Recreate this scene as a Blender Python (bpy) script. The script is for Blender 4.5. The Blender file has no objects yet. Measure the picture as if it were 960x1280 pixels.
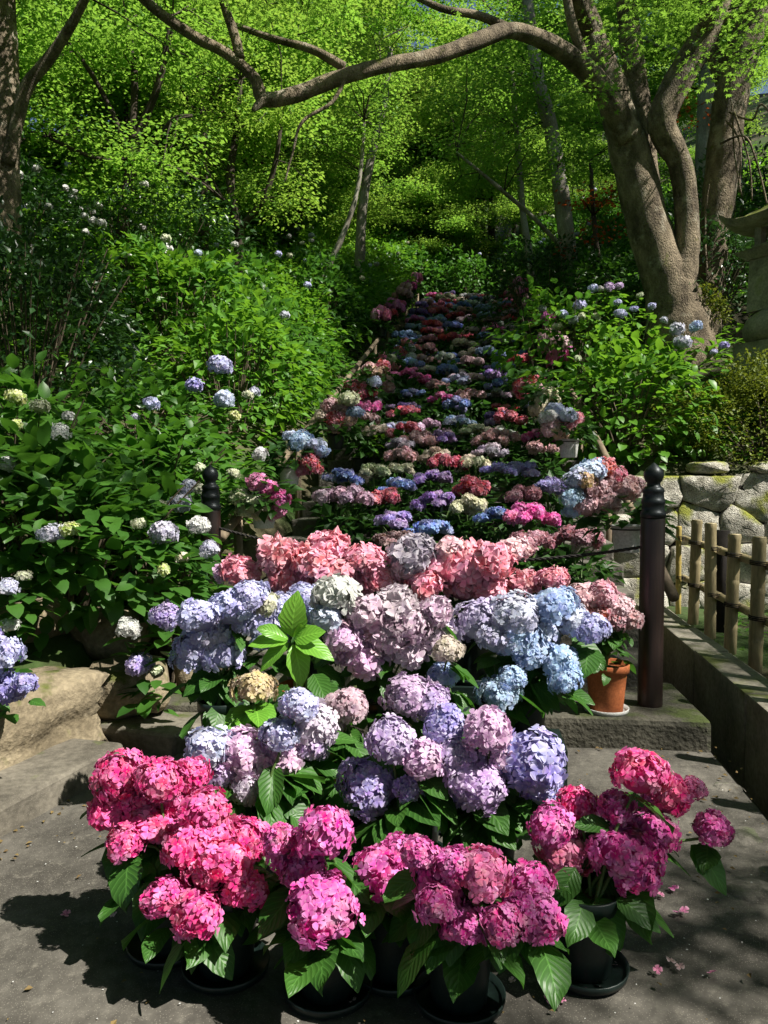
import bpy, math, random
import numpy as np
from mathutils import Vector, Matrix, Quaternion

random.seed(11)
RNG = np.random.default_rng(7)
SC = bpy.context.scene
COL = SC.collection
R = math.radians

# ------------------------------------------------------------------ camera, sky, sun, exposure
F_PX = 967.0
EYE = 1.5
PITCH = -math.atan(48.0 / F_PX)
cam_data = bpy.data.cameras.new('camera')
cam_data.sensor_fit = 'HORIZONTAL'
cam_data.sensor_width = 36.0
cam_data.lens = 36.0 * F_PX / 960.0
cam_data.clip_start = 0.05
cam_data.clip_end = 2000.0
cam = bpy.data.objects.new('camera', cam_data)
COL.objects.link(cam)
cam.location = (0, 0, EYE)
cam.rotation_euler = (math.pi / 2 + PITCH, 0, 0)
SC.camera = cam

SUN_EL = R(52)
SUN_AZ = R(115)          # clockwise from +Y: from the right, slightly behind the camera
world = bpy.data.worlds.new('World')
SC.world = world
world.use_nodes = True
wn = world.node_tree
wn.nodes.clear()
sky = wn.nodes.new('ShaderNodeTexSky')
sky.sky_type = 'NISHITA'
sky.sun_disc = False
sky.sun_elevation = SUN_EL
sky.sun_rotation = SUN_AZ
bg = wn.nodes.new('ShaderNodeBackground')
bg.inputs['Strength'].default_value = 0.05
wo = wn.nodes.new('ShaderNodeOutputWorld')
wn.links.new(sky.outputs[0], bg.inputs['Color'])
wn.links.new(bg.outputs[0], wo.inputs['Surface'])

sun_data = bpy.data.lights.new('sun', 'SUN')
sun_data.energy = 5.0
sun_data.angle = R(0.53)
sun_data.color = (1.0, 0.95, 0.86)
sun = bpy.data.objects.new('sun', sun_data)
COL.objects.link(sun)
SUN_DIR = Vector((math.sin(SUN_AZ) * math.cos(SUN_EL), math.cos(SUN_AZ) * math.cos(SUN_EL), math.sin(SUN_EL)))
sun.rotation_euler = SUN_DIR.to_track_quat('Z', 'Y').to_euler()

SC.view_settings.view_transform = 'Standard'
SC.view_settings.look = 'None'
SC.view_settings.exposure = 1.0
SC.view_settings.gamma = 1.0
SC.view_settings.use_curve_mapping = False
SC.render.engine = 'CYCLES'
SC.cycles.max_bounces = 6
SC.cycles.diffuse_bounces = 2
SC.cycles.glossy_bounces = 2
SC.cycles.transmission_bounces = 4
SC.cycles.caustics_reflective = False
SC.cycles.caustics_refractive = False
SC.cycles.use_denoising = True
SC.cycles.sample_clamp_indirect = 4.0

# ------------------------------------------------------------------ helpers
FWD = Vector((0, math.cos(PITCH), math.sin(PITCH)))
UPV = Vector((0, -math.sin(PITCH), math.cos(PITCH)))


def at(px, py, Y):
    """point at depth Y (metres ahead) on the sight line of a photo pixel"""
    d = FWD + Vector((1, 0, 0)) * ((px - 480) / F_PX) + UPV * ((640 - py) / F_PX)
    t = Y / d.y
    return Vector((0, 0, EYE)) + d * t


def pxm(n, Y):
    return n * Y / F_PX


def np_mesh(name, V, Fc, att=None, mat=None, smooth=False, midx=None):
    """mesh from vertex array and a face array with one polygon size; att: per-vertex (r, g, b)"""
    V = np.asarray(V, dtype=np.float32)
    Fc = np.asarray(Fc, dtype=np.int32)
    me = bpy.data.meshes.new(name)
    n, k = Fc.shape
    me.vertices.add(len(V))
    me.vertices.foreach_set('co', V.ravel())
    me.loops.add(n * k)
    me.loops.foreach_set('vertex_index', Fc.ravel())
    me.polygons.add(n)
    me.polygons.foreach_set('loop_start', np.arange(0, n * k, k, dtype=np.int32))
    me.polygons.foreach_set('use_smooth', np.full(n, bool(smooth)))
    if midx is not None:
        me.polygons.foreach_set('material_index', np.asarray(midx, dtype=np.int32))
    me.update(calc_edges=True)
    if att is not None:
        a = me.attributes.new('tint', 'FLOAT_COLOR', 'POINT')
        c = np.ones((len(V), 4), dtype=np.float32)
        c[:, :3] = att
        a.data.foreach_set('color', c.ravel())
    for m in (mat if isinstance(mat, (list, tuple)) else [mat]):
        if m is not None:
            me.materials.append(m)
    return me


class MB:
    """collects quads and triangles into one mesh"""
    def __init__(self):
        self.v, self.f, self.m = [], [], []

    def add(self, verts, faces, mi=0):
        o = len(self.v)
        self.v.extend([tuple(p) for p in verts])
        for f in faces:
            self.f.append(tuple(i + o for i in f))
            self.m.append(mi)

    def box(self, c, s, rz=0.0, mi=0, jit=0.0, rx=0.0):
        cx, sx = math.cos(rz), math.sin(rz)
        vs = []
        for z in (-1, 1):
            for y in (-1, 1):
                for x in (-1, 1):
                    lx, ly, lz = x * s[0] / 2, y * s[1] / 2, z * s[2] / 2
                    lx += random.uniform(-jit, jit); ly += random.uniform(-jit, jit); lz += random.uniform(-jit, jit)
                    vs.append((c[0] + lx * cx - ly * sx, c[1] + lx * sx + ly * cx, c[2] + lz))
        self.add(vs, [(0, 2, 3, 1), (4, 5, 7, 6), (0, 1, 5, 4), (2, 6, 7, 3), (0, 4, 6, 2), (1, 3, 7, 5)], mi)

    def tube(self, pts, rad, sides=8, mi=0, cap=True, wob=0.0):
        pts = [Vector(p) for p in pts]
        n = len(pts)
        if not hasattr(rad, '__len__'):
            rad = [rad] * n
        ref = Vector((0.13, 0.31, 1)).normalized()
        vs, fs = [], []
        prev = None
        for i, p in enumerate(pts):
            t = (pts[min(i + 1, n - 1)] - pts[max(i - 1, 0)])
            t = t.normalized() if t.length > 1e-9 else Vector((0, 0, 1))
            if prev is None:
                a = t.orthogonal().normalized() if abs(t.dot(ref)) > .95 else (ref - t * t.dot(ref)).normalized()
            else:
                a = (prev - t * t.dot(prev)).normalized()
            prev = a
            b = t.cross(a)
            bulge = 1 + (wob * .9 * math.sin(i * 1.7 + n) if wob else 0)
            for k in range(sides):
                th = 2 * math.pi * k / sides
                r = rad[i] * bulge * (1 + (random.uniform(-wob, wob) if wob else 0))
                vs.append(p + (a * math.cos(th) + b * math.sin(th)) * r)
        for i in range(n - 1):
            for k in range(sides):
                k2 = (k + 1) % sides
                fs.append((i * sides + k, i * sides + k2, (i + 1) * sides + k2, (i + 1) * sides + k))
        if cap:
            fs.append(tuple(range(sides))[::-1])
            fs.append(tuple((n - 1) * sides + k for k in range(sides)))
        self.add(vs, fs, mi)

    def lathe(self, prof, sides=20, c=(0, 0, 0), mi=0):
        vs, fs = [], []
        for r, z in prof:
            for k in range(sides):
                th = 2 * math.pi * k / sides
                vs.append((c[0] + r * math.cos(th), c[1] + r * math.sin(th), c[2] + z))
        n = len(prof)
        for i in range(n - 1):
            for k in range(sides):
                k2 = (k + 1) % sides
                fs.append((i * sides + k, i * sides + k2, (i + 1) * sides + k2, (i + 1) * sides + k))
        fs.append(tuple(range(sides))[::-1])
        fs.append(tuple((n - 1) * sides + k for k in range(sides)))
        self.add(vs, fs, mi)

    def mesh(self, name, mats, smooth=False):
        me = bpy.data.meshes.new(name)
        me.from_pydata(self.v, [], self.f)
        for m in (mats if isinstance(mats, (list, tuple)) else [mats]):
            me.materials.append(m)
        me.polygons.foreach_set('material_index', np.array(self.m, dtype=np.int32))
        if smooth:
            me.polygons.foreach_set('use_smooth', np.ones(len(self.f), dtype=bool))
        me.update()
        return me


def smooth_path(pts, rad, per=4):
    """Catmull-Rom through points with radii"""
    P = [Vector(p) for p in pts]
    Q, W = [], []
    n = len(P)
    for i in range(n - 1):
        p0, p1, p2, p3 = P[max(i - 1, 0)], P[i], P[i + 1], P[min(i + 2, n - 1)]
        for j in range(per):
            t = j / per
            Q.append(0.5 * ((2 * p1) + (p2 - p0) * t + (2 * p0 - 5 * p1 + 4 * p2 - p3) * t * t + (3 * p1 - p0 - 3 * p2 + p3) * t ** 3))
            W.append(rad[i] * (1 - t) + rad[i + 1] * t)
    Q.append(P[-1]); W.append(rad[-1])
    return Q, W


def link(name, me, parent=None, loc=None):
    o = bpy.data.objects.new(name, me)
    COL.objects.link(o)
    if parent is not None:
        o.parent = parent
    if loc is not None:
        o.location = loc
    return o


LABELS = set()


def tag(o, label=None, cat=None, group=None, kind=None):
    if label:
        o['label'] = label
        LABELS.add(label)
    if cat: o['category'] = cat
    if group: o['group'] = group
    if kind: o['kind'] = kind
    return o


def thing(name, loc, label, cat, group=None, rz=0.0):
    o = link(name, None, None, loc)
    o.rotation_euler = (0, 0, rz)
    o.empty_display_size = 0.1
    return tag(o, label, cat, group)


ORD = ['first', 'second', 'third', 'fourth', 'fifth', 'sixth', 'seventh', 'eighth', 'ninth', 'tenth', 'eleventh', 'twelfth',
       'thirteenth', 'fourteenth', 'fifteenth', 'sixteenth', 'seventeenth', 'eighteenth', 'nineteenth', 'twentieth']


def ordinal(n):           # 1-based
    if n <= 20:
        return ORD[n - 1]
    tens = {2: 'twenty', 3: 'thirty', 4: 'forty', 5: 'fifty'}[n // 10]
    if n % 10 == 0:
        return {20: 'twentieth', 30: 'thirtieth', 40: 'fortieth', 50: 'fiftieth'}[n]
    return tens + '-' + ORD[n % 10 - 1]


# ------------------------------------------------------------------ materials
def new_mat(name):
    m = bpy.data.materials.new(name)
    m.use_nodes = True
    nt = m.node_tree
    nt.nodes.clear()
    out = nt.nodes.new('ShaderNodeOutputMaterial')
    return m, nt, out


def N(nt, kind, **kw):
    n = nt.nodes.new(kind)
    for k, v in kw.items():
        if k in n.inputs:
            n.inputs[k].default_value = v
        else:
            setattr(n, k, v)
    return n


def math_n(nt, op, a, b=None, clamp=False):
    n = nt.nodes.new('ShaderNodeMath')
    n.operation = op
    n.use_clamp = clamp
    for i, x in enumerate((a, b)):
        if x is None:
            continue
        if isinstance(x, (int, float)):
            n.inputs[i].default_value = x
        else:
            nt.links.new(x, n.inputs[i])
    return n.outputs[0]


def mixc(nt, fac, a, b, mode='MIX'):
    n = nt.nodes.new('ShaderNodeMix')
    n.data_type = 'RGBA'
    n.blend_type = mode
    n.clamp_factor = True
    for sock, x in ((n.inputs[0], fac), (n.inputs[6], a), (n.inputs[7], b)):
        if isinstance(x, (int, float)):
            sock.default_value = x
        elif isinstance(x, (tuple, list)):
            sock.default_value = tuple(x) + ((1.0,) if len(x) == 3 else ())
        else:
            nt.links.new(x, sock)
    return n.outputs[2]


def ramp(nt, fac, stops):
    n = nt.nodes.new('ShaderNodeValToRGB')
    e = n.color_ramp.elements
    while len(e) < len(stops):
        e.new(0.5)
    for el, (p, c) in zip(e, stops):
        el.position = p
        el.color = tuple(c) + (1.0,) if len(c) == 3 else c
    nt.links.new(fac, n.inputs[0])
    return n.outputs[0]


def leaf_material(name, dark, light, trans, tfac=0.35, rough=0.42, spec=0.35, veins=False):
    m, nt, out = new_mat(name)
    at_ = N(nt, 'ShaderNodeAttribute', attribute_name='tint')
    sep = N(nt, 'ShaderNodeSeparateColor')
    nt.links.new(at_.outputs['Color'], sep.inputs[0])
    oi = N(nt, 'ShaderNodeObjectInfo')
    rnd = math_n(nt, 'ADD', math_n(nt, 'MULTIPLY', sep.outputs[0], 0.55), math_n(nt, 'MULTIPLY', oi.outputs['Random'], 0.45))
    col = mixc(nt, rnd, dark, light)
    col2 = mixc(nt, rnd, tuple(c * .8 for c in trans), trans)
    rs = math_n(nt, 'MULTIPLY', sep.outputs[0], 0.0)
    pb = N(nt, 'ShaderNodeBsdfPrincipled')
    pb.inputs['Roughness'].default_value = rough
    pb.inputs['Specular IOR Level'].default_value = spec
    if veins:
        # side veins run forward from the midrib; tint.g = along the leaf, tint.b = across (0 at the midrib)
        ph = math_n(nt, 'SUBTRACT', math_n(nt, 'MULTIPLY', sep.outputs[1], 8.0), math_n(nt, 'MULTIPLY', sep.outputs[2], 2.6))
        fr = math_n(nt, 'ABSOLUTE', math_n(nt, 'SUBTRACT', math_n(nt, 'FRACT', ph), 0.5))
        side = math_n(nt, 'SMOOTHSTEP', fr, None) if False else math_n(nt, 'MULTIPLY', math_n(nt, 'SUBTRACT', 0.10, fr, True), 8.0, True)
        mid = math_n(nt, 'MULTIPLY', math_n(nt, 'SUBTRACT', 0.07, sep.outputs[2], True), 14.0, True)
        v = math_n(nt, 'MAXIMUM', side, mid)
        col = mixc(nt, math_n(nt, 'MULTIPLY', v, 0.55), col, tuple(min(1, c * 2.2 + .02) for c in light))
        bump = N(nt, 'ShaderNodeBump')
        bump.inputs['Strength'].default_value = 0.5
        bump.inputs['Distance'].default_value = 0.004
        nt.links.new(math_n(nt, 'SUBTRACT', 1.0, fr), bump.inputs['Height'])
        nt.links.new(bump.outputs[0], pb.inputs['Normal'])
    nt.links.new(col, pb.inputs['Base Color'])
    tr = N(nt, 'ShaderNodeBsdfTranslucent')
    nt.links.new(col2, tr.inputs['Color'])
    mx = N(nt, 'ShaderNodeMixShader')
    mx.inputs[0].default_value = tfac
    nt.links.new(pb.outputs[0], mx.inputs[1])
    nt.links.new(tr.outputs[0], mx.inputs[2])
    nt.links.new(mx.outputs[0], out.inputs['Surface'])
    return m


def petal_material():
    """petal colour = the bloom's own object colour; object alpha = how pale the petal rims are"""
    m, nt, out = new_mat('petals')
    at_ = N(nt, 'ShaderNodeAttribute', attribute_name='tint')
    sep = N(nt, 'ShaderNodeSeparateColor')
    nt.links.new(at_.outputs['Color'], sep.inputs[0])
    oi = N(nt, 'ShaderNodeObjectInfo')
    hs = N(nt, 'ShaderNodeHueSaturation')
    nt.links.new(oi.outputs['Color'], hs.inputs['Color'])
    nt.links.new(math_n(nt, 'ADD', 0.475, math_n(nt, 'MULTIPLY', sep.outputs[2], 0.05)), hs.inputs['Hue'])
    nt.links.new(math_n(nt, 'ADD', 0.72, math_n(nt, 'MULTIPLY', sep.outputs[0], 0.42)), hs.inputs['Value'])
    nt.links.new(math_n(nt, 'ADD', 0.85, math_n(nt, 'MULTIPLY', sep.outputs[2], 0.25)), hs.inputs['Saturation'])
    edge = math_n(nt, 'MULTIPLY', math_n(nt, 'POWER', sep.outputs[1], 2.5), oi.outputs['Alpha'], True)
    tco = N(nt, 'ShaderNodeTexCoord')
    mpo = N(nt, 'ShaderNodeVectorMath', operation='ADD')
    cmb = N(nt, 'ShaderNodeCombineXYZ')
    nt.links.new(math_n(nt, 'MULTIPLY', oi.outputs['Random'], 37.0), cmb.inputs[0])
    nt.links.new(tco.outputs['Object'], mpo.inputs[0]); nt.links.new(cmb.outputs[0], mpo.inputs[1])
    npt = N(nt, 'ShaderNodeTexNoise')
    npt.inputs['Scale'].default_value = 3.2
    npt.inputs['Detail'].default_value = 2.0
    nt.links.new(mpo.outputs[0], npt.inputs['Vector'])
    patch = math_n(nt, 'MULTIPLY', math_n(nt, 'SUBTRACT', npt.outputs[0], 0.50, True), 2.6, True)
    deep = math_n(nt, 'MULTIPLY', math_n(nt, 'SUBTRACT', 0.47, npt.outputs[0], True), 3.0, True)
    base_c = mixc(nt, patch, hs.outputs[0], mixc(nt, 0.55, hs.outputs[0], (0.80, 0.70, 0.74)))
    base_c = mixc(nt, deep, base_c, mixc(nt, 1.0, base_c, (0.62, 0.55, 0.72), 'MULTIPLY'))
    old = math_n(nt, 'MULTIPLY', math_n(nt, 'SUBTRACT', sep.outputs[0], 0.955, True), 14.0, True)
    base_c = mixc(nt, math_n(nt, 'MULTIPLY', old, 0.45), base_c, (0.30, 0.20, 0.14))
    col = mixc(nt, edge, base_c, (0.82, 0.78, 0.80))
    eye = math_n(nt, 'MULTIPLY', math_n(nt, 'SUBTRACT', 0.18, sep.outputs[1], True), 2.6, True)
    col = mixc(nt, eye, col, (0.78, 0.70, 0.62))
    pb = N(nt, 'ShaderNodeBsdfPrincipled')
    pb.inputs['Roughness'].default_value = 0.6
    pb.inputs['Specular IOR Level'].default_value = 0.2
    nt.links.new(col, pb.inputs['Base Color'])
    tr = N(nt, 'ShaderNodeBsdfTranslucent')
    nt.links.new(col, tr.inputs['Color'])
    mx = N(nt, 'ShaderNodeMixShader')
    mx.inputs[0].default_value = 0.28
    nt.links.new(pb.outputs[0], mx.inputs[1])
    nt.links.new(tr.outputs[0], mx.inputs[2])
    nt.links.new(mx.outputs[0], out.inputs['Surface'])
    return m


def surf(name, c1, c2, scale=4.0, rough=0.8, bump=0.3, dist=0.01, detail=8.0, speck=None, moss=None, metal=0.0, spec=0.3, stretch=None, lichen=None, stain=None):
    """two-tone noise surface; speck=(scale, colour, amount); moss=(colour, threshold): grows on upward faces and in patches"""
    m, nt, out = new_mat(name)
    tc = N(nt, 'ShaderNodeNewGeometry')
    pos = tc.outputs['Position']
    if stretch:
        mp = N(nt, 'ShaderNodeMapping')
        mp.inputs['Scale'].default_value = stretch
        nt.links.new(pos, mp.inputs['Vector'])
        pos = mp.outputs[0]
    n1 = N(nt, 'ShaderNodeTexNoise')
    n1.inputs['Scale'].default_value = scale
    n1.inputs['Detail'].default_value = detail
    n1.inputs['Roughness'].default_value = 0.65
    nt.links.new(pos, n1.inputs['Vector'])
    col = ramp(nt, n1.outputs[0], [(0.36, c1), (0.64, c2)])
    n2 = N(nt, 'ShaderNodeTexNoise')
    n2.inputs['Scale'].default_value = scale * 14
    n2.inputs['Detail'].default_value = 4.0
    nt.links.new(pos, n2.inputs['Vector'])
    col = mixc(nt, 0.45, col, ramp(nt, n2.outputs[0], [(0.3, (.25, .25, .25)), (0.7, (.8, .8, .8))]), 'OVERLAY')
    for extra in (stain, lichen):
        if extra:
            n5 = N(nt, 'ShaderNodeTexNoise')
            n5.inputs['Scale'].default_value = extra[2]
            n5.inputs['Detail'].default_value = 7.0
            n5.inputs['Roughness'].default_value = 0.7
            nt.links.new(tc.outputs['Position'], n5.inputs['Vector'])
            g5 = math_n(nt, 'MULTIPLY', math_n(nt, 'SUBTRACT', n5.outputs[0], extra[1], True), 8.0, True)
            col = mixc(nt, math_n(nt, 'MULTIPLY', g5, extra[3]), col, extra[0])
    if speck:
        n3 = N(nt, 'ShaderNodeTexVoronoi')
        n3.inputs['Scale'].default_value = speck[0]
        nt.links.new(tc.outputs['Position'], n3.inputs['Vector'])
        s = math_n(nt, 'MULTIPLY', math_n(nt, 'SUBTRACT', speck[2], n3.outputs['Distance'], True), 12.0, True)
        col = mixc(nt, s, col, speck[1])
    if moss:
        n4 = N(nt, 'ShaderNodeTexNoise')
        n4.inputs['Scale'].default_value = moss[2] if len(moss) > 2 else 5.0
        n4.inputs['Detail'].default_value = 6.0
        nt.links.new(tc.outputs['Position'], n4.inputs['Vector'])
        sx = N(nt, 'ShaderNodeSeparateXYZ')
        nt.links.new(tc.outputs['Normal'], sx.inputs[0])
        g = math_n(nt, 'ADD', n4.outputs[0], math_n(nt, 'MULTIPLY', sx.outputs[2], 0.12))
        g = math_n(nt, 'MULTIPLY', math_n(nt, 'SUBTRACT', g, moss[1], True), 9.0, True)
        col = mixc(nt, g, col, mixc(nt, n2.outputs[0], tuple(c * .5 for c in moss[0]), moss[0]))
    pb = N(nt, 'ShaderNodeBsdfPrincipled')
    pb.inputs['Roughness'].default_value = rough
    pb.inputs['Metallic'].default_value = metal
    pb.inputs['Specular IOR Level'].default_value = spec
    nt.links.new(col, pb.inputs['Base Color'])
    bp = N(nt, 'ShaderNodeBump')
    bp.inputs['Strength'].default_value = bump
    bp.inputs['Distance'].default_value = dist
    nt.links.new(math_n(nt, 'ADD', n1.outputs[0], math_n(nt, 'MULTIPLY', n2.outputs[0], 0.6)), bp.inputs['Height'])
    nt.links.new(bp.outputs[0], pb.inputs['Normal'])
    nt.links.new(pb.outputs[0], out.inputs['Surface'])
    return m


M = {}
M['petal'] = petal_material()
M['leaf'] = leaf_material('hydrangea_leaf', (.022, .075, .014), (.055, .15, .022), (.10, .30, .03), .28, .42, .35, True)
M['leaf_bright'] = leaf_material('young_leaf', (.10, .28, .03), (.17, .38, .04), (.25, .50, .04), .35, .38, .4, True)
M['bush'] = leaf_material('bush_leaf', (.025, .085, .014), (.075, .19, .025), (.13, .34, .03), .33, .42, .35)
M['bush_bright'] = leaf_material('sunlit_tint_bush_leaf', (.05, .15, .015), (.12, .28, .03), (.22, .46, .03), .38, .42, .35)  # lighter copy of the bush leaf, with sunlight put into its colour
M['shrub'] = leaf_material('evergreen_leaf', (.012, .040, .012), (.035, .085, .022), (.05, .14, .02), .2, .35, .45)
M['hedge'] = leaf_material('small_hedge_leaf', (.09, .13, .015), (.20, .24, .03), (.28, .34, .03), .3, .5, .3)
M['maple'] = leaf_material('maple_leaf', (0.056, 0.163, 0.022), (0.163, 0.338, 0.044), (0.312, 0.562, 0.062), .5, .5, .25)
M['maple2'] = leaf_material('yellow_maple_leaf', (.095, .215, .025), (.20, .37, .05), (.37, .58, .07), .5, .5, .25)
M['wood_leaf'] = leaf_material('woodland_leaf', (0.037, 0.125, 0.015), (0.106, 0.250, 0.025), (0.213, 0.475, 0.031), .42, .48, .3)
M['red_leaf'] = leaf_material('red_maple_leaf', (.22, .035, .012), (.42, .09, .02), (.5, .10, .02), .45, .5, .25)
M['litter'] = leaf_material('dry_leaf', (.09, .055, .025), (.26, .19, .07), (.2, .14, .05), .2, .7, .2)
M['stem'] = surf('green_stem', (.06, .12, .03), (.11, .17, .05), 20, .6)
M['twig'] = surf('woody_stem', (.07, .055, .035), (.14, .11, .075), 20, .8)
M['bark'] = surf('maple_bark', (.075, .058, .038), (.28, .225, .155), 5.0, .92, 1.0, .06, moss=((.17, .19, .03), .64, 4.0), stretch=(1, 1, .5), lichen=((.46, .42, .33), .55, 3.2, .65), stain=((.03, .022, .015), .54, 3.6, .7))  # large pale patches: lichen, and sunlit patches painted into the bark
M['bark_dark'] = surf('dark_bark', (.025, .018, .013), (.075, .058, .042), 5.0, .9, .6, .02, stretch=(1, 1, .4))
M['bark_pale'] = surf('pale_bark', (.16, .14, .11), (.36, .33, .28), 4.0, .9, .5, .02, stretch=(1, 1, .5))
M['moss'] = surf('moss', (.07, .09, .012), (.22, .23, .03), 9, .95, .8, .03)
M['soil'] = surf('soil', (.035, .026, .018), (.085, .065, .045), 3.0, .95, .8, .04)
M['forest_floor'] = surf('forest_floor', (.030, .028, .014), (.085, .075, .04), 1.2, .95, .8, .05, moss=((.05, .09, .02), .55, .8))
M['concrete'] = surf('worn_concrete', (.048, .044, .037), (.108, .100, .085), 1.7, .9, .9, .010, speck=(150, (.19, .175, .145), .24), stain=((.030, .027, .022), .50, 1.3, .6), lichen=((.19, .175, .145), .56, 24.0, .5))
M['stone'] = surf('rough_stone', (.15, .135, .105), (.34, .31, .25), 3.0, .9, .8, .02, moss=((.20, .22, .04), .60, 3.0))
M['edge_stone'] = surf('tan_stone', (.14, .113, .072), (.29, .24, .16), 2.6, .92, .8, .025, moss=((.11, .125, .03), .66, 6.0), stain=((.06, .050, .034), .53, 2.2, .6), lichen=((.36, .33, .26), .60, 14.0, .5))
M['wall_stone'] = surf('granite_rubble', (.22, .205, .165), (.55, .52, .45), 6.0, .92, 1.0, .04, speck=(46, (.10, .09, .08), .26), moss=((.33, .35, .06), .55, 3.2), lichen=((.70, .68, .60), .53, 11.0, .7), stain=((.11, .10, .08), .58, 4.0, .6))
M['slab'] = surf('grey_slab', (.085, .076, .060), (.17, .153, .122), 2.4, .92, .7, .012, stain=((.04, .036, .028), .53, 2.0, .6), speck=(140, (.22, .20, .165), .22), moss=((.09, .11, .03), .70, 5.0))
M['landing'] = surf('mossy_shade_landing', (.040, .038, .028), (.095, .088, .068), 3.0, .92, .9, .02, stain=((.02, .02, .014), .52, 2.4, .6), moss=((.06, .08, .02), .60, 4.0))  # mossy stone kept extra dark: the shade on the landing is in its colour
M['mortar'] = surf('dark_gap', (.012, .010, .008), (.03, .026, .02), 5, .95)
M['stair'] = surf('stair_stone', (.070, .064, .054), (.16, .148, .126), 2.6, .92, .9, .02, stain=((.03, .028, .022), .53, 2.4, .6), speck=(120, (.22, .20, .17), .22), moss=((.07, .10, .03), .64, 2.0))
M['kerb'] = surf('kerb_concrete', (.16, .145, .115), (.30, .275, .225), 2.4, .88, .5, .01, moss=((.12, .14, .04), .66, 3.0))
M['post'] = surf('brown_lacquered_post', (.014, .008, .007), (.030, .016, .013), 3.0, .38, .25, .004, spec=.5, stretch=(2, 2, .2))
M['bronze'] = surf('dark_bronze', (.010, .013, .015), (.026, .032, .036), 6.0, .42, .2, .003, metal=.5, spec=.5)
M['rail_wood'] = surf('weathered_rail', (.10, .075, .05), (.24, .185, .125), 4.0, .8, .5, .006, stretch=(1, .3, .3))
M['bamboo'] = surf('aged_bamboo', (.19, .155, .085), (.40, .33, .19), 5.0, .5, .3, .003, stretch=(1, 1, .2), spec=.4)
M['bamboo_y'] = surf('yellow_bamboo', (.36, .27, .08), (.52, .40, .13), 5.0, .45, .2, .003, stretch=(1, 1, .2), spec=.4)
M['char'] = surf('charred_wood', (.008, .006, .005), (.02, .016, .013), 6.0, .9)
M['tie'] = surf('black_twine', (.006, .005, .005), (.014, .012, .011), 40, .9)
M['pot_dark'] = surf('dark_green_plastic', (.006, .013, .011), (.010, .020, .017), 8.0, .42, .08, .002, spec=.4)
M['pot_terra'] = surf('terracotta', (.30, .085, .028), (.40, .125, .045), 6.0, .7, .25, .003)
M['pot_white'] = surf('white_plastic', (.50, .50, .48), (.62, .62, .60), 6.0, .5, .08, .002)
M['saucer_white'] = surf('white_saucer', (.42, .42, .41), (.55, .55, .53), 8.0, .5)
M['rope'] = surf('dark_rope', (.012, .010, .010), (.045, .04, .037), 60, .8)
M['steel'] = surf('grey_steel', (.30, .31, .32), (.42, .43, .44), 10, .4, .1, .002, metal=.8)

# ------------------------------------------------------------------ terrain
STAIR_Y0, STAIR_Z0, RISE, RUN, NSTEP = 5.0, 0.16, 0.15, 0.455, 41
SLOPE = RISE / RUN
DX = 0.119                                    # the flight leans right as it climbs
STAIR_ANG = math.atan(DX)
HALF = 1.42


def axis_x(Y):
    return 0.30 + DX * (Y - 5.0)


def stair_z(Y):
    if Y < STAIR_Y0:
        return STAIR_Z0
    return STAIR_Z0 + RISE * min(NSTEP, int((Y - STAIR_Y0) / RUN) + 1)


def sstep(x, a, b):
    t = np.clip((x - a) / (b - a), 0, 1)
    return t * t * (3 - 2 * t)


def terrain(X, Y):
    X = np.asarray(X, dtype=float); Y = np.asarray(Y, dtype=float)
    d = X - (0.30 + DX * (np.clip(Y, -5, 60) - 5.0))
    base = np.where(Y < 5, 0.0, SLOPE * (np.clip(Y, 5, 24) - 5.0)) + np.clip(Y - 24, 0, 200) * 0.42
    left = np.clip(-d - 1.5, 0, None)
    right = np.clip(d - 1.5, 0, None)
    up = sstep(Y, 3.0, 6.5)
    zl = 0.42 * sstep(left, 0.05, 0.5) * sstep(Y, 2.4, 4.6) + up * (0.30 * np.clip(left - .3, 0, 12) + 0.02 * np.clip(left - .3, 0, 12) ** 1.3)
    bank = sstep(Y, 7.95, 8.0)
    zr_back = 0.75 * sstep(right, 0.1, 0.8) + 0.52 * np.clip(right - .3, 0, 14)
    zr_back = np.minimum(zr_back, np.maximum(0.0, 1.40 + .62 * (Y - 8) - base) * sstep(right, .05, .5) + np.clip(Y - 11.5, 0, 50))
    zr = bank * zr_back + (1 - bank) * 0.0
    low = (1 - bank) * (right > .45)
    z = base + zl + zr
    z = np.where((d > 1.6) & (Y < 7.96), 0.12, z)
    inside = (np.abs(d) < 1.5) & (Y > 3.6) & (Y < 24.2)
    z = np.where(inside, z - 0.35, z)
    z = np.where((np.abs(d) >= 1.5) & (Y <= 3.0) & (d < 0), np.minimum(z, .02), z)
    plaza = (Y < 4.8) & (X > -1.75) & (d < 1.9)
    z = np.where(plaza, -0.02, z)
    gut = (d > 1.40) & (d < 2.10) & (Y < 7.6)
    z = np.where(gut, -0.42, z)
    # gentle unevenness away from the built parts
    off = sstep(np.abs(d), 1.7, 3.0) * up
    z = z + off * (0.12 * np.sin(X * 1.7 + Y * .6) + 0.10 * np.sin(Y * 1.3 - X * .8))
    return z


def tz(x, y):
    return float(terrain(x, y))


xs = np.concatenate([np.linspace(-150, -14, 18), np.linspace(-13, 13, 150), np.linspace(14, 150, 18)])
ys = np.concatenate([np.linspace(-40, 0, 10), np.linspace(.4, 28, 190), np.linspace(29, 200, 40)])
GX, GY = np.meshgrid(xs, ys)
GZ = terrain(GX, GY)
nx, ny = len(xs), len(ys)
idx = np.arange(nx * ny).reshape(ny, nx)
faces = np.stack([idx[:-1, :-1], idx[:-1, 1:], idx[1:, 1:], idx[1:, :-1]], -1).reshape(-1, 4)
ground = link('ground', np_mesh('ground', np.stack([GX, GY, GZ], -1).reshape(-1, 3), faces, mat=M['forest_floor'], smooth=True))
tag(ground, kind='structure')

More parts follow.
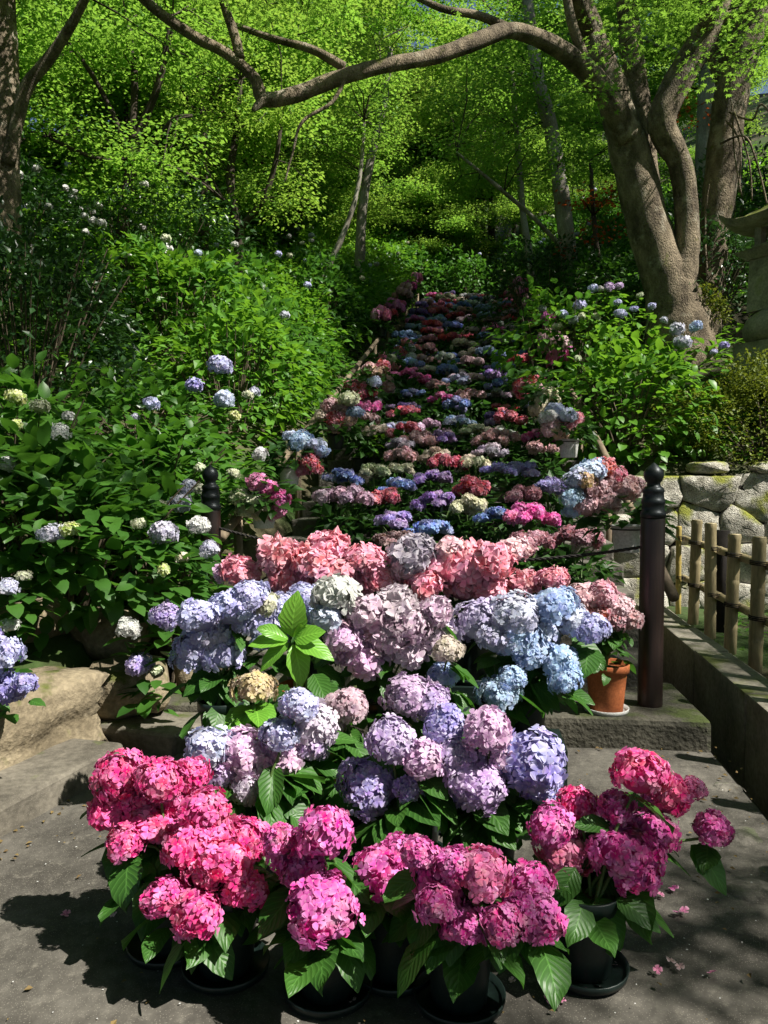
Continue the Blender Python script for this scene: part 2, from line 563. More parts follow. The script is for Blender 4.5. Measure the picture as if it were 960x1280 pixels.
# front paving: one concrete sheet with a fine uneven relief, cut along the gutter
def sheet(name, poly_fn, ys, nxs, zfun, mat):
    V, Fs = [], []
    for y in ys:
        a, b = poly_fn(y)
        for t in np.linspace(0, 1, nxs):
            x = a + (b - a) * t
            V.append((x, y, zfun(x, y)))
    n = len(ys)
    for i in range(n - 1):
        for j in range(nxs - 1):
            Fs.append((i * nxs + j, i * nxs + j + 1, (i + 1) * nxs + j + 1, (i + 1) * nxs + j))
    return link(name, np_mesh(name, V, Fs, mat=mat, smooth=True))


def path_edge(y):
    return 1.73 + 0.119 * (y - 3.84)


pv = sheet('pavement', lambda y: (-1.62 - max(0, (3.4 - y)) * .9, path_edge(y)), np.linspace(-3, 4.95, 60), 40,
           lambda x, y: 0.006 * math.sin(2.1 * x + 1.3 * y) + 0.004 * math.sin(5 * x - 3 * y), M['concrete'])
tag(pv, kind='structure')
# path flank that drops into the gutter, gutter floor
mb = MB()
pts = [(path_edge(y), y) for y in np.linspace(-3, 7.6, 24)]
for (x0, y0), (x1, y1) in zip(pts[:-1], pts[1:]):
    mb.add([(x0, y0, .01), (x0 + .03, y0, -.40), (x1 + .03, y1, -.40), (x1, y1, .01)], [(0, 1, 2, 3)])
    mb.add([(x0 + .03, y0, -.395), (x0 + .46, y0, -.395), (x1 + .46, y1, -.395), (x1 + .03, y1, -.395)], [(0, 1, 2, 3)])
tag(link('gutter_path', mb.mesh('gutter_path', M['concrete'])), kind='structure')

# landing under the newel posts, then the flight: each step a stone of its own
stairs = link('stair_path', None, None, (axis_x(5.0), 5.0, 0))
tag(stairs, kind='structure')
stairs.rotation_euler = (0, 0, -STAIR_ANG)


def bevel_box_mesh(name, s, mat, b=0.012, jit=0.0, seg=2):
    import bmesh
    bm = bmesh.new()
    bmesh.ops.create_cube(bm, size=1.0)
    for v in bm.verts:
        v.co = Vector((v.co.x * s[0] + random.uniform(-jit, jit), v.co.y * s[1] + random.uniform(-jit, jit), v.co.z * s[2] + random.uniform(-jit, jit)))
    bmesh.ops.bevel(bm, geom=list(bm.edges), offset=b, segments=seg, affect='EDGES', profile=0.6)
    me = bpy.data.meshes.new(name)
    bm.to_mesh(me); bm.free()
    me.materials.append(mat)
    return me


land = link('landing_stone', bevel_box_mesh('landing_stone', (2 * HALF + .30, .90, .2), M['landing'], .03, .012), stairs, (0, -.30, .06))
step_meshes = [bevel_box_mesh('stair_step', (2 * HALF + .1, RUN + .06, .20), M['stair'], .016, .008) for _ in range(4)]
for i in range(NSTEP):
    y = RUN * (i + .5)
    link('stair_step', step_meshes[i % 4], stairs, (random.uniform(-.01, .01), y, STAIR_Z0 + RISE * (i + 1) - .10))

# right-hand kerb along the gutter
kerb = thing('kerb', (2.05, 4.0, 0), 'long weathered concrete kerb beside the gutter at the bamboo fence', 'kerb')
kx = lambda y: 2.06 + .125 * (y - 4.0)
y = -1.0
while y < 7.6:
    L = random.uniform(.95, 1.15)
    L = min(L, 7.75 - y)
    o = link('kerb_stone', bevel_box_mesh('kerb_stone', (.25, L - .012, .62), M['kerb'], .014, .006), kerb,
             (kx(y + L / 2) + .125 - 2.05, y + L / 2 - 4.0, -.10 + random.uniform(-.006, .006)))
    o.rotation_euler = (0, 0, -math.atan(.125))
    y += L

# ------------------------------------------------------------------ stones on the left
def rock_mesh(name, s, seed, mat, boxy=0.55, sub=3, rough=.10):
    import bmesh
    r = random.Random(seed)
    bm = bmesh.new()
    bmesh.ops.create_icosphere(bm, subdivisions=sub, radius=1.0)
    ph = [r.uniform(0, 6.28) for _ in range(9)]
    for v in bm.verts:
        p = v.co.normalized()
        m = max(abs(p.x), abs(p.y), abs(p.z))
        q = p * ((1 - boxy) + boxy / m)
        nse = rough * (math.sin(3 * p.x + ph[0]) * math.sin(2.6 * p.y + ph[1]) + .6 * math.sin(5 * p.z + 4 * p.x + ph[2]) + .4 * math.sin(7 * p.y - 6 * p.x + ph[3])
                       + .25 * math.sin(13 * p.x + ph[4]) * math.sin(11 * p.z + ph[5]))
        q *= 1 + nse
        v.co = Vector((q.x * s[0] / 2, q.y * s[1] / 2, q.z * s[2] / 2))
    me = bpy.data.meshes.new(name)
    bm.to_mesh(me); bm.free()
    me.materials.append(mat)
    me.polygons.foreach_set('use_smooth', np.ones(len(me.polygons), dtype=bool))
    return me


def rock(name, c, s, rz, seed, label, boxy=.55, mat='edge_stone', rough=.1, cat='stone', group=None):
    o = link(name, rock_mesh(name, s, seed, M[mat], boxy, 4 if max(s) > .5 else 3, rough), None, c)
    o.rotation_euler = (0, 0, rz)
    return tag(o, label, cat, group)


# raised slab that borders the path, then edging blocks and boulders on it
def slab_mesh(name, s, mat):
    return bevel_box_mesh(name, s, mat, .035, .02, 3)


EDGE_A = math.atan2(1.1, .35) - math.pi / 2
o = link('edging_slab', slab_mesh('edging_slab', (.50, 1.35, .22), M['slab']), None, (-1.76, 3.33, .025))
o.rotation_euler = (0, 0, -.33); tag(o, 'low dark slab step along the path below the stone blocks', 'slab')
o = link('edging_slab', slab_mesh('edging_slab', (.62, .75, .20), M['slab']), None, (-1.25, 4.48, .03))
o.rotation_euler = (0, 0, -.40); tag(o, 'sunlit short slab step in front of the round boulder', 'slab')
rock('edging_block', (-1.98, 3.80, .235), (.62, 1.05, .40), -.40, 4, 'long tan squared stone block at the left border of the path', .80, rough=.09)
rock('boulder', (-1.47, 4.42, .27), (.46, .40, .36), .2, 8, 'round mossy boulder beside the end of the tan stone block', .3)
rock('edging_block', (-1.20, 4.75, .30), (.20, .22, .30), .3, 12, 'small upright stone next to the mossy boulder', .6)
rock('edging_block', (-1.02, 4.85, .28), (.22, .22, .30), -.2, 15, 'square tan stone closest to the flight of stairs', .7)
rock('boulder', (-1.72, 4.85, .50), (.45, .40, .34), .5, 21, 'shaded boulder behind the tan stone block under the bush', .4)
rock('boulder', (-2.2, 4.8, .55), (.5, .45, .36), .9, 22, 'dark boulder deepest under the front hydrangea bush', .4)

# ------------------------------------------------------------------ rubble wall behind the bamboo fence
def clip_poly(poly, a, b, c):
    out = []
    for i in range(len(poly)):
        p, q = poly[i], poly[(i + 1) % len(poly)]
        dp, dq = a * p[0] + b * p[1] - c, a * q[0] + b * q[1] - c
        if dp <= 0: out.append(p)
        if (dp < 0 < dq) or (dq < 0 < dp):
            t = dp / (dp - dq)
            out.append((p[0] + (q[0] - p[0]) * t, p[1] + (q[1] - p[1]) * t))
    return out


WALL_Y = 7.75
wall = thing('stone_wall', (4.6, WALL_Y, .05), 'sunlit lichen-covered rubble wall behind the bamboo fence', 'wall')
mb = MB(); mb.box((0, .32, .66), (4.6, .36, 1.34))
link('wall_core', mb.mesh('wall_core', M['mortar']), wall)
rw = random.Random(3)
seeds = []
z = 0.0
for row, hgt in enumerate((.40, .36, .34, .32)):
    x = -2.25 + rw.uniform(0, .2)
    while x < 2.3:
        w = rw.uniform(.30, .66)
        seeds.append((x + w / 2, z + hgt / 2 + rw.uniform(-.11, .11)))
        x += w
    z += hgt
for i, (sx, sz) in enumerate(seeds):
    poly = [(-2.3, 0.0), (2.3, 0.0), (2.3, 1.43 + .03 * math.sin(sx * 5)), (-2.3, 1.43 + .03 * math.sin(sx * 5))]
    for j, (tx, tz_) in enumerate(seeds):
        if i == j: continue
        a, b = tx - sx, tz_ - sz
        c = (tx * tx + tz_ * tz_ - sx * sx - sz * sz) / 2
        poly = clip_poly(poly, a, b, c)
        if not poly: break
    if len(poly) < 3: continue
    cx = sum(p[0] for p in poly) / len(poly); cz = sum(p[1] for p in poly) / len(poly)
    # resample the outline evenly and round its corners
    per = [math.dist(poly[k], poly[(k + 1) % len(poly)]) for k in range(len(poly))]
    tot = sum(per); n = 20; ring = []
    for k in range(n):
        s = tot * k / n; e = 0
        while s > per[e]: s -= per[e]; e += 1
        p, q = poly[e], poly[(e + 1) % len(poly)]; t = s / max(per[e], 1e-6)
        ring.append((p[0] + (q[0] - p[0]) * t, p[1] + (q[1] - p[1]) * t))
    for _ in range(0):
        ring = [((ring[k - 1][0] + 2 * ring[k][0] + ring[(k + 1) % n][0]) / 4, (ring[k - 1][1] + 2 * ring[k][1] + ring[(k + 1) % n][1]) / 4) for k in range(n)]
    out_ = rw.uniform(-.025, .03); ta, tb = rw.uniform(-.14, .14), rw.uniform(-.16, .16)
    V, Fs = [], []
    for sc, dy in ((.995, .16), (.995, .02), (.975, -.010), (.90, -.026), (.45, -.034)):
        for p in ring:
            V.append(((p[0] - cx) * sc + rw.uniform(-.010, .010), dy - out_ + (ta * (p[0] - cx) + tb * (p[1] - cz) if dy < .1 else 0) + rw.uniform(-.013, .013), (p[1] - cz) * sc + rw.uniform(-.007, .007)))
    V.append((0, -.036 - out_, 0))
    mbs = MB()
    fs = []
    for r_ in range(4):
        for k in range(n):
            k2 = (k + 1) % n
            fs.append((r_ * n + k, r_ * n + k2, (r_ + 1) * n + k2, (r_ + 1) * n + k))
    for k in range(n):
        fs.append((4 * n + k, 4 * n + (k + 1) % n, 5 * n))
    mbs.add(V, fs)
    link('stone', mbs.mesh('stone', M['wall_stone'], True), wall, (cx, .12, cz))
# loose stones that cap the wall
for i, (x, s) in enumerate(((3.35, .30), (4.05, .42), (4.55, .36), (5.2, .4))):
    rock('capstone', (x, 8.0, 1.56), (s * 1.3, .34, .13), random.uniform(-.3, .3), 60 + i, ['small loose stone lying on the rubble wall nearest the newel post',
         'flat mossy stone lying on the rubble wall by the dark hollow', 'angular loose stone lying on the rubble wall beyond the hollow', 'loose stone at the far end of the rubble wall top'][i], .5, 'wall_stone')

# ------------------------------------------------------------------ bamboo fence
fence = thing('bamboo_fence', (2.6, 5.6, .12), 'aged bamboo post-and-rail fence tied with black twine beside the kerb', 'fence')
fx = lambda y: 2.60 + .125 * (y - 5.6)


def bamboo_tube(mb, p0, p1, r, node=.24):
    p0, p1 = Vector(p0), Vector(p1)
    L = (p1 - p0).length
    n = max(2, int(L / node))
    pts, rad = [], []
    for i in range(n):
        a = i / n
        for t, k in ((a, 1.0), (a + .88 / n, .985), (a + .94 / n, 1.10), (a + .985 / n, .97)):
            pts.append(p0.lerp(p1, t)); rad.append(r * k)
    pts.append(p1); rad.append(r)
    mb.tube(pts, rad, 12)


fb = [7.35, 6.85, 6.32, 5.82, 5.28, 4.74, 4.2, 3.66, 3.1, 2.5]
for i, y in enumerate(fb):
    hgt = .95 + random.uniform(-.03, .03) if i else .88
    r = .046 if i else .026
    mb = MB()
    bamboo_tube(mb, (fx(y) - 2.6, y - 5.6, -.1), (fx(y) - 2.6 + random.uniform(-.02, .02), y - 5.6, hgt), r, .30)
    link('bamboo_post', mb.mesh('bamboo_post', M['bamboo_y'] if i in (0,) else M['bamboo'], True), fence)
    for z in (.36, .74):
        mb = MB()
        for k in range(3):
            th = [(fx(y) - 2.6 + (r + .03) * math.cos(a) * .9 + (.02), y - 5.6 + (r + .012) * math.sin(a), z + .012 * k + .02 * math.sin(a * .5)) for a in np.linspace(0, 6.28, 13)]
            mb.tube(th, .004, 5)
        link('twine_tie', mb.mesh('twine_tie', M['tie']), fence)
for z in (.36, .74):
    mb = MB()
    bamboo_tube(mb, (fx(7.5) - 2.6 + .075, 1.9, z + .01), (fx(2.0) - 2.6 + .075, -3.6, z), .032, .38)
    link('bamboo_rail', mb.mesh('bamboo_rail', M['bamboo'], True), fence)
mb = MB()
mb.tube([(fx(6.55) - 2.6 + .16, .95, -.1), (fx(6.55) - 2.6 + .16, .95, .90)], .055, 10, wob=.05)
link('charred_support', mb.mesh('charred_support', M['char'], True), fence)
mb = MB()
mb.tube([(fx(4.4) - 2.6 + .16, -1.2, -.1), (fx(4.4) - 2.6 + .16, -1.2, .90)], .055, 10, wob=.05)
link('charred_support', mb.mesh('charred_support', M['char'], True), fence)

# ------------------------------------------------------------------ newel posts, rope, handrails
def newel(base, label):
    t = thing('newel_post', base, label, 'post')
    mb = MB(); mb.lathe([(.070, -.05), (.070, .02), (.068, 1.08), (.066, 1.09)], 28)
    link('shaft', mb.mesh('shaft', M['post'], True), t)
    mb = MB()
    mb.lathe([(.060, 1.088), (.071, 1.09), (.071, 1.12), (.064, 1.125), (.062, 1.165), (.066, 1.17), (.066, 1.19), (.060, 1.195), (.057, 1.23),
              (.060, 1.235), (.060, 1.25), (.050, 1.262), (.040, 1.268), (.036, 1.285), (.048, 1.30), (.056, 1.325), (.054, 1.35), (.040, 1.372), (.020, 1.388), (.006, 1.40), (.002, 1.403)], 28)
    link('cap', mb.mesh('cap', M['bronze'], True), t)
    return t


pr = at(812, 893, 4.42)
newel((pr.x, 4.42, STAIR_Z0), 'tall brown newel post with dark bronze onion cap by the terracotta pot')
pl = at(264, 700, 5.35)
newel((pl.x, 5.35, STAIR_Z0), 'newel post half buried in the hydrangea bush on the far side of the stairs')

# rope slung from one newel post to the other
rope = thing('rope', (pl.x, 5.35, STAIR_Z0), 'dark twisted rope slung between the two newel posts', 'rope')
A = Vector((0, 0, .98)); B = Vector((pr.x - pl.x, 4.42 - 5.35, .93))
mb = MB()
NP = 220
for ph in (0, 2.094, 4.189):
    pts = []
    for i in range(NP + 1):
        t = i / NP
        p = A.lerp(B, t); p.z -= .30 * 4 * t * (1 - t) * .55
        a = t * 3.0 / .055 * 2 * math.pi / 2 + ph
        pts.append(p + Vector((math.cos(a) * .25, math.cos(a), math.sin(a))) * .0055)
    mb.tube(pts, .0052, 5)
link('rope_strands', mb.mesh('rope_strands', M['rope'], True), rope)


def handrail(side, label):
    d = side * (HALF + .10)
    t = thing('handrail', (axis_x(5.2) + d, 5.2, STAIR_Z0), label, 'handrail')
    org = t.location
    ya, yb = (4.75 if side > 0 else 5.5), 23.6
    zr = lambda y: STAIR_Z0 + SLOPE * (y - 5.0) + .72
    y = ya
    k = 0
    while y < yb:
        y2 = min(y + 2.0, yb)
        mb = MB()
        a = Vector((axis_x(y) + d, y, zr(y) if y > 5 else zr(y) - .06)) - org
        b = Vector((axis_x(y2) + d, y2, zr(y2))) - org
        mb.tube([a, a.lerp(b, .5) + Vector((.004, 0, .006)), b - (b - a).normalized() * .004], .036, 10)
        link('rail', mb.mesh('rail', M['rail_wood'], True), t)
        mb = MB()
        px_, py_ = axis_x(y + .4) + d, y + .4
        if not (side > 0 and k == 0):
            mb.tube([Vector((px_, py_, stair_z(py_) - .5)) - org, Vector((px_, py_, zr(py_) - .03)) - org], .034, 9)
            link('rail_post', mb.mesh('rail_post', M['rail_wood'], True), t)
        y = y2; k += 1
    return t


handrail(-1, 'weathered wooden handrail up the stairs on the big bush side, pots hung along it')
handrail(1, 'weathered wooden handrail up the stairs starting at the tall newel post')

# ------------------------------------------------------------------ leaf, floret and bloom meshes
def leaf_template(droop=.25, fold=.18, wid=.31, rows=8, twist=0.0, serr=.05):
    V, A_ = [], []
    for i in range(rows):
        t = i / (rows - 1)
        w = wid * (max(0.0, math.sin(math.pi * t ** .82)) ** .75) + (.012 if i in (0, rows - 1) else 0)
        if 0 < i < rows - 1:
            w *= 1 + serr * (1 if i % 2 else -1)
        for s in (-1, -.5, 0, .5, 1):
            x = s * w
            z = fold * abs(x) * (1 - .5 * t) - droop * t * t + .012 * math.sin(9 * t + s * 2) * abs(s)
            z += twist * s * t * .2
            V.append((x, t, z)); A_.append((.5, t, abs(s)))
    Fs = []
    for i in range(rows - 1):
        for j in range(4):
            Fs.append((i * 5 + j, i * 5 + j + 1, (i + 1) * 5 + j + 1, (i + 1) * 5 + j))
    return np.array(V), np.array(Fs), np.array(A_)


def small_leaf(wid=.30, droop=.18, fold=.25):
    """six-vertex leaf: two folded halves"""
    V = np.array([(0, 0, 0), (-wid, .45, fold * wid - droop * .2), (wid, .45, fold * wid - droop * .2), (0, .5, -droop * .25), (0, 1, -droop), (0, .52, -droop * .25)])
    V = V[:5]
    Fs = np.array([(0, 3, 4, 1), (0, 2, 4, 3)])
    A_ = np.array([(0, 0, 0), (0, .5, 1), (0, .5, 1), (0, .5, 0), (0, 1, 0)], dtype=float)
    return V, Fs, A_


def instance(tmpl, mats3, locs, tint_r=None, tint_b=None):
    """many copies of a template joined: mats3 (n,3,3) columns = axes incl. scale, locs (n,3)"""
    V, Fs, A_ = tmpl
    n, k = len(locs), len(V)
    W = np.einsum('nij,kj->nki', mats3, V) + locs[:, None, :]
    Fo = (Fs[None] + (np.arange(n) * k)[:, None, None]).reshape(-1, Fs.shape[1])
    At = np.repeat(A_[None], n, 0).copy()
    if tint_r is not None:
        At[:, :, 0] = tint_r[:, None]
    if tint_b is not None:
        At[:, :, 2] = tint_b[:, None]
    return W.reshape(-1, 3), Fo, At.reshape(-1, 3)


def frames(dirs, ups, size, roll=None):
    """axes: y along dirs, z towards ups"""
    y = dirs / np.linalg.norm(dirs, axis=1, keepdims=True)
    x = np.cross(y, ups)
    nx_ = np.linalg.norm(x, axis=1, keepdims=True)
    x = np.where(nx_ < 1e-4, np.array([1.0, 0, 0]), x / np.maximum(nx_, 1e-6))
    z = np.cross(x, y)
    if roll is not None:
        c, s = np.cos(roll)[:, None], np.sin(roll)[:, None]
        x, z = x * c + z * s, z * c - x * s
    Mx = np.stack([x, y, z], -1)
    return Mx * np.asarray(size).reshape(-1, 1, 1)


def floret_template(hi=True, frill=0.0, npet=4, seed=0):
    r = random.Random(seed)
    V, Fs, A_ = [], [], []
    for k in range(npet):
        th = 2 * math.pi * k / npet + r.uniform(-.12, .12)
        cs, sn = math.cos(th), math.sin(th)
        if hi:
            prof = [(.03, .04), (.42, .34), (.80, .50), (1.02, .27)]
        else:
            prof = [(.03, .05), (.62, .46), (1.0, .18)]
        o = len(V)
        lift = r.uniform(.02, .20)
        for i, (a, w) in enumerate(prof):
            for s in (-1, 1):
                z = lift * a * a + .10 * a * s * (1 if k % 2 else -1) + (frill * r.uniform(-1, 1) * a if i > 0 else 0) - (.12 * (a > .9))
                x, y_ = a, s * w * r.uniform(.92, 1.08)
                V.append((x * cs - y_ * sn, x * sn + y_ * cs, z)); A_.append((.5, a, .5))
        for i in range(len(prof) - 1):
            Fs.append((o + 2 * i, o + 2 * i + 1, o + 2 * i + 3, o + 2 * i + 2))
    return np.array(V), np.array(Fs), np.array(A_)


def bloom_points(rng, n, squash=.82, low=-.6):
    i = np.arange(n) + .5
    zc = 1 - (1 - low) * i / n
    th = i * 2.39996 + rng.uniform(-.25, .25, n)
    r = np.sqrt(np.clip(1 - zc * zc, 0, 1))
    d = np.stack([r * np.cos(th), r * np.sin(th), zc], 1)
    d += rng.normal(0, .06, d.shape)
    d /= np.linalg.norm(d, axis=1, keepdims=True)
    return d


def core_quads(scale, squash, seg=10, rings=6):
    V, Fs = [], []
    for i in range(rings + 1):
        ph = math.pi * i / rings
        for k in range(seg):
            th = 2 * math.pi * k / seg
            V.append((scale * math.sin(ph) * math.cos(th), scale * math.sin(ph) * math.sin(th), scale * squash * math.cos(ph)))
    for i in range(rings):
        for k in range(seg):
            k2 = (k + 1) % seg
            Fs.append((i * seg + k, (i + 1) * seg + k, (i + 1) * seg + k2, i * seg + k2))
    V = np.array(V)
    return V, np.array(Fs), np.tile(np.array([[.1, .5, .5]]), (len(V), 1))


def bloom_mesh(name, n, fl, squash=.82, hi=True, frill=0.0, seed=1, low=-.6, rj=.10, tilt=.30):
    """one mophead, radius 0.5: n four-petalled florets over a dome"""
    rng = np.random.default_rng(seed)
    d = bloom_points(rng, n, squash, low)
    lump = 1 + .11 * np.sin(d[:, 0] * 4 + seed) + .11 * np.sin(d[:, 1] * 5 + 2 * seed) + .05 * np.sin(d[:, 2] * 7 + 3 * seed)
    rad = .5 * (1 - fl * .25) * (1 + rng.uniform(-rj, rj * .6, n)) * lump
    P = d * rad[:, None] * np.array([1, 1, squash])
    nrm = d + rng.normal(0, tilt, d.shape)
    nrm /= np.linalg.norm(nrm, axis=1, keepdims=True)
    rnd = rng.normal(0, 1, d.shape)
    x = np.cross(nrm, rnd); x /= np.linalg.norm(x, axis=1, keepdims=True)
    y = np.cross(nrm, x)
    sz = fl * rng.uniform(.78, 1.15, n) * .5
    Mx = np.stack([x, y, nrm], -1) * sz[:, None, None]
    parts = []
    for t in range(3):
        sel = np.arange(n) % 3 == t
        parts.append(instance(floret_template(hi, frill, 4, seed * 5 + t), Mx[sel], P[sel], rng.uniform(0, 1, sel.sum()), rng.uniform(0, 1, sel.sum())))
    parts.append(core_quads(.5 * (.80 if hi else .84), squash))
    V = np.concatenate([p[0] for p in parts]); A_ = np.concatenate([p[2] for p in parts])
    off = 0; Fs = []
    for p in parts:
        Fs.append(p[1] + off); off += len(p[0])
    return np_mesh(name, V, np.concatenate(Fs), A_, M['petal'])


BLOOM = [bloom_mesh('mophead', 112, .25, .84, True, .06, s, tilt=.27, rj=.11) for s in (1, 2, 3, 4, 5)]
BLOOM_BIG = [bloom_mesh('large_mophead', 175, .20, .84, True, .06, s, tilt=.28, rj=.11) for s in (6, 7)]
BLOOM_FINE = [bloom_mesh('fine_mophead', 160, .20, .74, True, .04, s, tilt=.20, rj=.07) for s in (11, 12, 13)]
BLOOM_FRILL = [bloom_mesh('frilled_bloom', 84, .34, .78, True, .16, s, tilt=.34, rj=.13) for s in (21, 22, 23)]
BLOOM_LOW = [bloom_mesh('small_mophead', 46, .36, .78, False, .05, s) for s in (31, 32, 33)]
BLOOM_FLAT = [bloom_mesh('flat_bloom', 40, .34, .50, False, .05, s, low=-.2) for s in (41, 42)]


def bloom_cluster_mesh(name, seed, k, spread, dia):
    """k small heads in one dome: for pots too far off to show the heads singly"""
    rng = np.random.default_rng(seed)
    parts = []
    for j in range(k):
        a = rng.uniform(0, 6.28); r = spread * math.sqrt(rng.uniform(0, 1))
        c = np.array([r * math.cos(a), r * math.sin(a), .06 * (1 - (r / spread) ** 2) + rng.uniform(-.015, .015)])
        n = 20
        d = bloom_points(rng, n, .7, -.35)
        P = d * dia * .46 * np.array([1, 1, .7]) + c
        nrm = d
        x = np.cross(nrm, rng.normal(0, 1, d.shape)); x /= np.linalg.norm(x, axis=1, keepdims=True)
        y = np.cross(nrm, x)
        Mx = np.stack([x, y, nrm], -1) * (dia * .24)
        parts.append(instance(floret_template(False, .05, 4, j), Mx, P, rng.uniform(0, 1, n), np.full(n, rng.uniform(0, 1))))
        cq = core_quads(dia * .40, .7, 6, 4)
        parts.append((cq[0] + c, cq[1], cq[2]))
    V = np.concatenate([p[0] for p in parts]); A_ = np.concatenate([p[2] for p in parts])
    off = 0; Fs = []
    for p in parts:
        Fs.append(p[1] + off); off += len(p[0])
    return np_mesh(name, V, np.concatenate(Fs), A_, M['petal'])


CLUSTER = [bloom_cluster_mesh('bloom_cluster', 50 + s, 7, .19, .15) for s in range(4)]
LEAF_T = [leaf_template(.22, .22), leaf_template(.38, .10, .33), leaf_template(.10, .28, .29, twist=.4), leaf_template(.30, .16, .35, twist=-.4)]
LEAF = [np_mesh('leaf', *t, mat=M['leaf'], smooth=True) for t in LEAF_T]
LEAF_BR = [np_mesh('leaf', *t, mat=M['leaf_bright'], smooth=True) for t in LEAF_T]
BUSH_LEAF = [np_mesh('leaf', *leaf_template(d_, f_, w_, 6), mat=M['bush'], smooth=True) for d_, f_, w_ in ((.25, .2, .33), (.15, .25, .30), (.35, .12, .34))]

C = dict(hotpink=(.84, .030, .30), magenta=(.74, .055, .40), rosepink=(.78, .17, .42), salmon=(.86, .24, .36), palepink=(.84, .50, .55),
         mauve=(.52, .32, .46), lilac=(.52, .35, .68), pinklilac=(.70, .39, .66), purple=(.38, .27, .72), bluepurple=(.34, .31, .76),
         lavender=(.47, .50, .84), paleblue=(.55, .64, .85), sky=(.38, .56, .84), white=(.62, .63, .60), cream=(.70, .67, .42),
         greenwhite=(.56, .62, .36), yellowgreen=(.50, .58, .10), crimson=(.58, .025, .10), red=(.55, .03, .035), dusty=(.52, .25, .27), dustydark=(.36, .10, .15),
         deepblue=(.10, .20, .56), blue=(.14, .27, .68), violet=(.28, .14, .56), darkviolet=(.15, .06, .34), maroon=(.13, .045, .05),
         greymauve=(.30, .26, .36), peach=(.70, .42, .30), beige=(.58, .48, .36), steelblue=(.22, .34, .58), copper=(.50, .30, .10), whiteblue=(.50, .53, .68))


def jit_col(c, a=.08, edge=.25):
    k = random.uniform(1 - a * 1.5, 1 + a)
    return tuple(min(.92, max(.004, x * k * random.uniform(1 - a * .6, 1 + a * .6))) for x in c) + (edge,)


def add_bloom(parent, wpos, dia, col, meshes, edge=.25, tilt=None):
    o = link('flower_head', random.choice(meshes), parent, Vector(wpos) - parent.location)
    o.rotation_euler = (random.uniform(-.4, .3) if tilt is None else tilt[0], random.uniform(-.35, .35) if tilt is None else tilt[1], random.uniform(0, 6.28))
    s = dia * random.uniform(.98, 1.12)
    o.scale = (s * random.uniform(.92, 1.1), s * random.uniform(.92, 1.1), s * random.uniform(.92, 1.08))
    o.color = jit_col(C[col] if isinstance(col, str) else col, .08, edge)
    return o


def pot_mesh(name, r, h, mat, rim=True):
    mb = MB()
    pr_ = [(r * .74, 0), (r * .76, .004)] + [(r * (.76 + .20 * t), h * t) for t in (.25, .5, .8)]
    if rim:
        pr_ += [(r * .955, h * .82), (r * 1.03, h * .825), (r * 1.04, h * .99), (r * 1.02, h), (r * .95, h * .995)]
    else:
        pr_ += [(r * .99, h * .97), (r * 1.02, h * .975), (r * 1.02, h), (r * .96, h * .995)]
    pr_ += [(r * .92, h * .9)]
    mb.lathe(pr_, 24)
    n = len(mb.f)
    mb.lathe([(r * .93, h * .86), (r * .5, h * .90), (.004, h * .91)], 16, mi=1)
    return mb.mesh(name, [mat, M['soil']], True)


POT_D = pot_mesh('pot', .104, .25, M['pot_dark'])
POT_T = pot_mesh('pot', .120, .27, M['pot_terra'])
POT_W = pot_mesh('pot', .098, .17, M['pot_white'], False)
POT_K = pot_mesh('pot', .098, .17, M['pot_dark'], False)
POT_TS = pot_mesh('pot', .098, .17, M['pot_terra'], False)


def saucer_mesh(name, r, mat):
    mb = MB(); mb.lathe([(r * .8, 0), (r * .96, .01), (r, .032), (r * .97, .034), (r * .92, .014), (r * .3, .010), (.003, .010)], 28)
    return mb.mesh(name, mat, True)


SAUCER_D = saucer_mesh('saucer', .132, M['pot_dark'])
SAUCER_W = saucer_mesh('saucer', .125, M['saucer_white'])


def add_leaf(parent, lpos, d, size, meshes, up=Vector((0, 0, 1)), roll=0.0, color=None):
    d = Vector(d).normalized()
    x = d.cross(up)
    if x.length < 1e-3: x = Vector((1, 0, 0))
    x.normalize(); z = x.cross(d)
    if roll:
        q = Quaternion(d, roll); x = q @ x; z = q @ z
    m = Matrix((x, d, z)).transposed().to_4x4()
    o = link('leaf', random.choice(meshes), parent)
    o.matrix_local = Matrix.Translation(lpos) @ m @ Matrix.Diagonal((size * random.uniform(.9, 1.1), size, size, 1))
    return o


PENDING, HEADS = [], []


def grow_leaves():
    """leaves are set once every bloom stands: they spread between the blooms, not across their faces"""
    eye = Vector((0, 0, EYE))
    for t, leafm, gen, args in PENDING:
        for tries in range(7):
            p, out, size, roll = gen(*args)
            on = out.normalized()
            hit = False
            for f in (.35, .9):
                w = t.location + p + on * size * f
                for c, r in HEADS:
                    if c.y < w.y - .02: continue
                    d = (w - eye).normalized()
                    v = c - eye
                    if (v - d * v.dot(d)).length < r * (.92 if f < .5 else .75):
                        hit = True
                        break
                if hit: break
            if not hit:
                add_leaf(t, p, out, size, leafm, roll=roll)
                break


